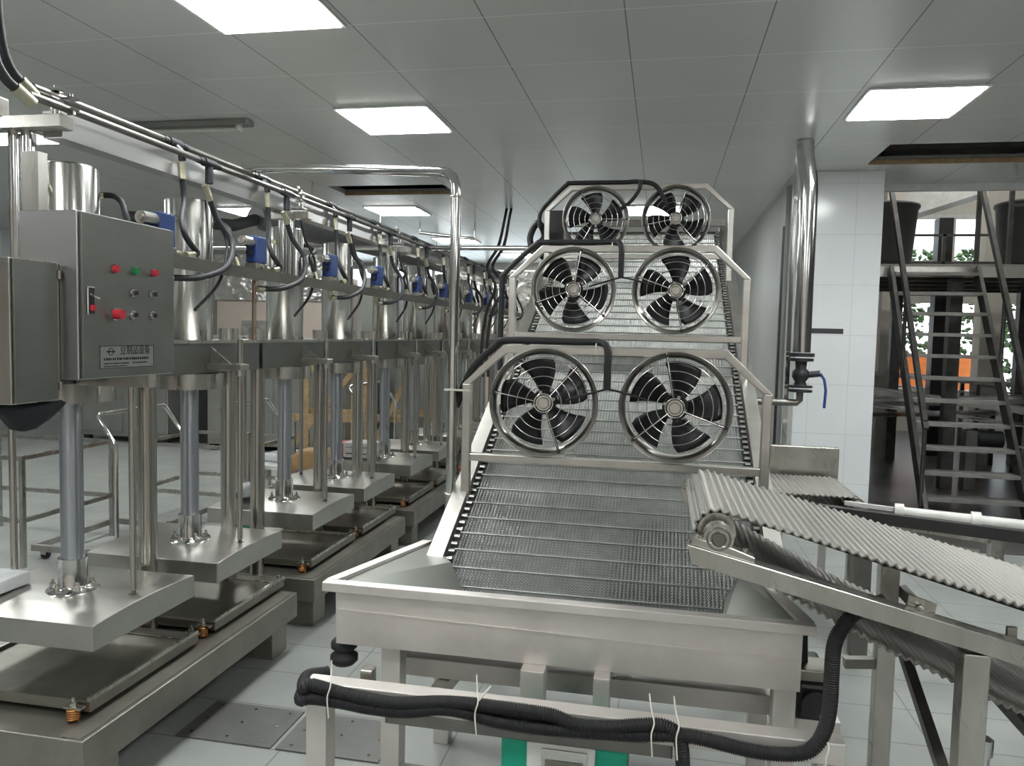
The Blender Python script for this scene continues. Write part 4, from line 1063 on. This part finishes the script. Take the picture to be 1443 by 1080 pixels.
# ------------------------------------------------------------------ behind the press row
def cabinet(x0, x1, y0, y1, z, lab, doors):
    t = thing('steel_cabinet', lab, 'cabinet', ((x0 + x1) / 2, (y0 + y1) / 2, 0), 'large steel cabinets at the back')
    MB().box(x0, x1, y0, y1, .08, z).build('body', 'greypanel', t, bevel=.01)
    w = (x1 - x0) / doors
    for i in range(doors):
        MB().box(x0 + w * i + .02, x0 + w * (i + 1) - .02, y0 - .012, y0 - .001, .14, z - .05).build('door', 'greypanel', t, bevel=.004)
        MB().cyl((x0 + w * i + .07, y0 - .03, z * .5), (x0 + w * i + .07, y0 - .03, z * .5 + .12), .008, n=8).build('handle', 'chrome', t)
    for x in (x0 + .06, x1 - .06): MB().box(x - .04, x + .04, y0 + .03, y0 + .11, 0, .08).box(x - .04, x + .04, y1 - .11, y1 - .03, 0, .08).build('foot', 'black', t)
cabinet(-7.6, -6.3, 8.9, 9.9, 1.55, 'large grey steel cabinet at the far left behind the first press', 2)
cabinet(-5.6, -3.75, 8.7, 9.7, 1.45, 'large grey steel cabinet behind the third press', 2)
tag(MB().box(-6.3, -5.62, 9.2, 10.0, 0, 1.35).build('dark_machine', 'darkbeam', bevel=.01), 'dark machine block between the two grey cabinets', 'machine')
t = thing('wrapped_stack', 'upright cream panels wrapped in shiny film behind the second press', 'panels', (-5.3, 10.3, 0))
MB().box(-6.4, -4.35, 10.2, 10.5, 0, 2.28).build('cream_panel', 'cream', t)
MB().box(-6.42, -4.33, 10.16, 10.195, 1.95, 2.60).build('film', 'foil', t)
MB().box(-6.0, -5.4, 10.17, 10.19, 1.4, 1.66).build('film', 'foil', t)
t = thing('wrapped_stack', 'upright pale panels wrapped in crinkled silver foil left of the fans', 'panels', (-2.2, 10.6, 0))
MB().box(-3.0, -1.55, 10.55, 10.8, 0, 1.9).build('pale_panel', 'cream', t)
MB().box(-3.02, -1.53, 10.50, 10.545, 1.35, 2.42).build('foil_wrap', 'foil', t)
for i, x in enumerate((-4.2, -3.55)):
    tag(MB().box(x, x + .5, 10.3, 10.6, 0, 2.3).build('tall_panel', 'greypanel', origin=(x, 10.3, 0)), ['left', 'right'][i] + ' tall grey panel standing behind the far presses', 'panel', 'tall grey panels')
tag(MB().tube([(-3.32, 5.85, 2.46), (-3.25, 6.2, 2.47), (-3.15, 7.5, 2.50), (-3.1, 12.5, 2.55)], [.09, .125, .13, .13], 24).build('air_duct', 'duct'), 'dark grey round air duct hanging behind the press cylinders', 'duct')
tag(MB().tube([(-3.55, 4.6, 2.27), (-3.3, 5.0, 2.30), (-3.25, 5.4, 2.33), (-3.32, 5.84, 2.44)], .045, 14).build('duct_hose', 'rubber'), 'thick black hose behind the second press cylinder leading to the duct', 'hose')
for i in range(3):
    y = (6.6, 8.2, 10.4)[i]
    tag(MB().cyl((-3.18 if y < 8 else -3.14, y, 2.60), (-3.18 if y < 8 else -3.14, y, 2.9), .008, n=6).build('duct_hanger', 'steel', origin=(-3.13, y, 2.5)), 'thin hanger rod of the dark duct, %s from the camera' % ORD[i], 'rod', 'duct hangers')
t = thing('ceiling_tube_light', 'unlit slim tube light fitting on the ceiling above the first presses', 'light', (-3.15, 4.65, 2.86))
MB().box(-3.75, -2.68, 4.60, 4.70, 2.865, 2.898).build('batten', 'greypanel', t, bevel=.004)
MB().cyl((-3.7, 4.65, 2.845), (-2.78, 4.65, 2.845), .013, n=10).build('tube', 'white', t)
for x in (-3.72, -2.76): MB().box(x - .012, x + .012, 4.63, 4.67, 2.83, 2.866).build('lamp_holder', 'white', t)
tag(MB().cyl((-3.0, 9.2, 2.78), (-2.3, 9.2, 2.70), .02, n=10).cyl((-3.0, 9.2, 2.78), (-3.0, 9.2, 2.9), .01, n=6).cyl((-2.3, 9.2, 2.7), (-2.3, 9.2, 2.9), .01, n=6).build('pipe_stub', 'chrome'), 'short chrome pipe hung under the ceiling left of the upright pipe', 'pipe')

# trolleys with push handles
def trolley(x, y, w, d, hz, lab, ang=0):
    t = thing('push_trolley', lab, 'trolley', (x, y, 0), 'low trolleys behind the presses')
    z = .085
    fr = MB()
    for (a, b_) in (((x, y), (x + w, y)), ((x + w, y), (x + w, y + d)), ((x + w, y + d), (x, y + d)), ((x, y + d), (x, y))):
        fr.beam((*a, z), (*b_, z), .03, .04)
    fr.build('deck', 'tread', t)
    hx = x + w
    MB().tube([(hx, y + .03, z), (hx, y + .03, hz - .2), (hx - .02, y + .03, hz - .17), (hx - .13, y + .03, hz - .02), (hx - .13, y + .06, hz), (hx - .13, y + d - .06, hz), (hx - .13, y + d - .03, hz - .02), (hx - .02, y + d - .03, hz - .17), (hx, y + d - .03, hz - .2), (hx, y + d - .03, z)], .014, 10).build('push_handle', 'chrome', t)
    for (wx, wy) in ((x + .05, y + .05), (x + w - .05, y + .05), (x + .05, y + d - .05), (x + w - .05, y + d - .05)):
        MB().cyl((wx, wy - .012, .03), (wx, wy + .012, .03), .03, n=16).build('wheel', 'rubber', t)
        MB().box(wx - .02, wx + .02, wy - .022, wy - .017, .03, .07).box(wx - .02, wx + .02, wy + .017, wy + .022, .03, .07).build('caster_fork', 'steel', t)
trolley(-4.0, 4.25, .60, .75, .98, 'trolley with bent chrome push handle left of the second press')
trolley(-5.0, 3.5, .70, .75, .95, 'trolley with bent chrome push handle at the left picture edge')
trolley(-3.55, 5.0, .55, .75, .98, 'trolley with bent chrome push handle behind the second press rod')
trolley(-3.05, 6.4, .45, .9, 1.05, 'trolley with bent chrome push handle between the third and fourth presses')
def rack(x0, x1, y0, y1, zs, h, lab):
    t = thing('tube_rack', lab, 'rack', (x0, y0, 0), 'square tube racks behind the presses')
    for x in (x0, x1):
        for y in (y0, y1): MB().box(x - .014, x + .014, y - .014, y + .014, 0, h).build('leg', 'steel', t)
    for z in zs:
        for y in (y0, y1): MB().box(x0, x1, y - .013, y + .013, z - .013, z + .013).build('rail', 'steel', t)
        for x in (x0, x1): MB().box(x - .013, x + .013, y0, y1, z - .013, z + .013).build('rail', 'steel', t)
rack(-4.9, -3.93, 4.1, 4.9, (.30, .70), .715, 'low two-tier square tube rack at the left behind the first press')
rack(-4.05, -3.1, 5.35, 6.1, (.25, .62), .75, 'square tube rack behind the first and second presses')
# loose items
t = thing('pallet_truck', 'small green wheeled tool lying on the floor behind the second press rod', 'tool', (-2.75, 4.75, 0))
MB().box(-2.95, -2.62, 4.72, 4.98, .30, .34).box(-2.9, -2.66, 4.75, 4.95, 0, .30).build('tool_body', plain('green_tool_paint', (.03, .20, .12), .35), t, bevel=.01)
MB().tube([(-2.86, 4.74, .345), (-2.82, 4.74, .40), (-2.72, 4.74, .42), (-2.68, 4.74, .36)], .018, 8).build('tool_handle', 'black', t)
t = thing('plastic_bag', 'crumpled clear plastic bag with blue print left of the third press', 'bag', (-2.28, 3.95, .586))
b = MB(); n1, n2 = 10, 14; vs = []
for i in range(n1 + 1):
    th = PI * i / n1
    for j in range(n2):
        ph = 2 * PI * j / n2; k = 1 + .22 * math.sin(3 * ph + 5 * th) + random.uniform(-.1, .1)
        vs.append((-2.29 + .075 * k * math.sin(th) * math.cos(ph), 3.95 + .10 * k * math.sin(th) * math.sin(ph), .63 + .043 * math.cos(th)))
b.add(vs, [(i * n2 + j, i * n2 + (j + 1) % n2, (i + 1) * n2 + (j + 1) % n2, (i + 1) * n2 + j) for i in range(n1) for j in range(n2)], True)
b.build('bag_film', 'bag', t)
MB().prism([(-2.33, 3.846, .60), (-2.27, 3.842, .60), (-2.265, 3.842, .625), (-2.31, 3.846, .635)], (0, .006, 0)).build('blue_print', 'blue', t)
def crate(x, y, w, d, h, lab):
    t = thing('timber_crate', lab, 'crate', (x, y, 0), 'timber packing crates')
    for xx in (x, x + w):
        for yy in (y, y + d): MB().box(xx - .03, xx + .03, yy - .02, yy + .02, 0, h).build('upright', 'wood', t)
    for z in (.06, h * .5, h - .04):
        for yy in (y - .03, y + d + .01): MB().box(x - .03, x + w + .03, yy, yy + .02, z - .035, z + .035).build('slat', 'wood', t)
    MB().beam((x, y - .055, .08), (x + w, y - .055, h - .06), .02, .06).build('diagonal_slat', 'wood', t)
crate(-4.15, 7.9, .85, .6, 1.15, 'open timber packing crate behind the fourth press rod')
crate(-3.1, 7.7, .55, .6, 1.25, 'open timber packing crate behind the fifth press')
t = thing('paper_sack', 'brown paper sack with purple print on the floor behind the fourth press', 'sack', (-2.75, 5.9, 0))
MB().prism([(-3.0, 5.75, .02), (-2.62, 5.75, .02), (-2.60, 5.78, .50), (-2.70, 5.8, .56), (-2.92, 5.8, .55), (-3.01, 5.78, .47)], (0, .25, 0)).build('sack_body', 'kraft', t, bevel=.03)
MB().box(-2.90, -2.74, 5.738, 5.746, .30, .40).build('purple_print', plain('purple_ink', (.16, .10, .28), .6), t)
t = thing('carton', 'white carton with red end on the fifth platen', 'carton', (-2.22, 5.55, .586))
MB().box(-2.35, -2.10, 5.42, 5.62, .586, .70).build('carton_body', 'white', t, bevel=.004)
MB().box(-2.43, -2.352, 5.43, 5.61, .586, .69).build('red_end', 'red', t, bevel=.004)
MB().box(-2.33, -2.12, 5.4165, 5.4195, .615, .622).box(-2.33, -2.12, 5.4165, 5.4195, .665, .668).build('carton_print', 'ink', t)
tag(MB().box(-3.6, -2.95, 5.9, 6.5, .36, .39).box(-3.55, -3.5, 5.95, 6.0, 0, .36).box(-3.05, -3.0, 5.95, 6.0, 0, .36).box(-3.55, -3.5, 6.4, 6.45, 0, .36).box(-3.05, -3.0, 6.4, 6.45, 0, .36).build('low_table', 'white'), 'low white topped table behind the third press', 'table')
tag(MB().prism([(-3.45, 6.1, .391), (-3.1, 6.05, .391), (-3.0, 6.35, .391), (-3.3, 6.45, .391)], (0, 0, .07)).build('film_bundle', 'bag', bevel=.02), 'crumpled clear film on the low white table', 'film')
# bolted floor cover plates
for i, (x0, x1, y0, y1) in enumerate(((-1.76, -1.37, 2.52, 2.80), (-1.35, -.95, 2.52, 2.80))):
    t = thing('floor_cover', ['left', 'right'][i] + ' dark bolted cover plate in the floor beside the press bases', 'cover plate', (x0, y0, 0), 'bolted floor covers')
    MB().box(x0, x1, y0, y1, .0005, .006).build('cover_sheet', 'coverplate', t)
    for a in (.12, .5, .88):
        for b_ in (.12, .5, .88): MB().cyl((x0 + (x1 - x0) * a, y0 + (y1 - y0) * b_, .006), (x0 + (x1 - x0) * a, y0 + (y1 - y0) * b_, .009), .006, n=8).build('bolt', 'chrome', t)

# ------------------------------------------------------------------ world and view
w = bpy.data.worlds.new('daylight'); SC.world = w; w.use_nodes = True
bg = w.node_tree.nodes['Background']; bg.inputs['Color'].default_value = (.86, .93, 1.0, 1); bg.inputs['Strength'].default_value = 1.1
for o in bpy.data.objects:
    if '_o' in o: del o['_o']
SC.view_settings.view_transform = 'Standard'; SC.view_settings.look = 'None'
SC.view_settings.exposure = 1.78; SC.view_settings.gamma = 1.0; SC.view_settings.use_curve_mapping = False
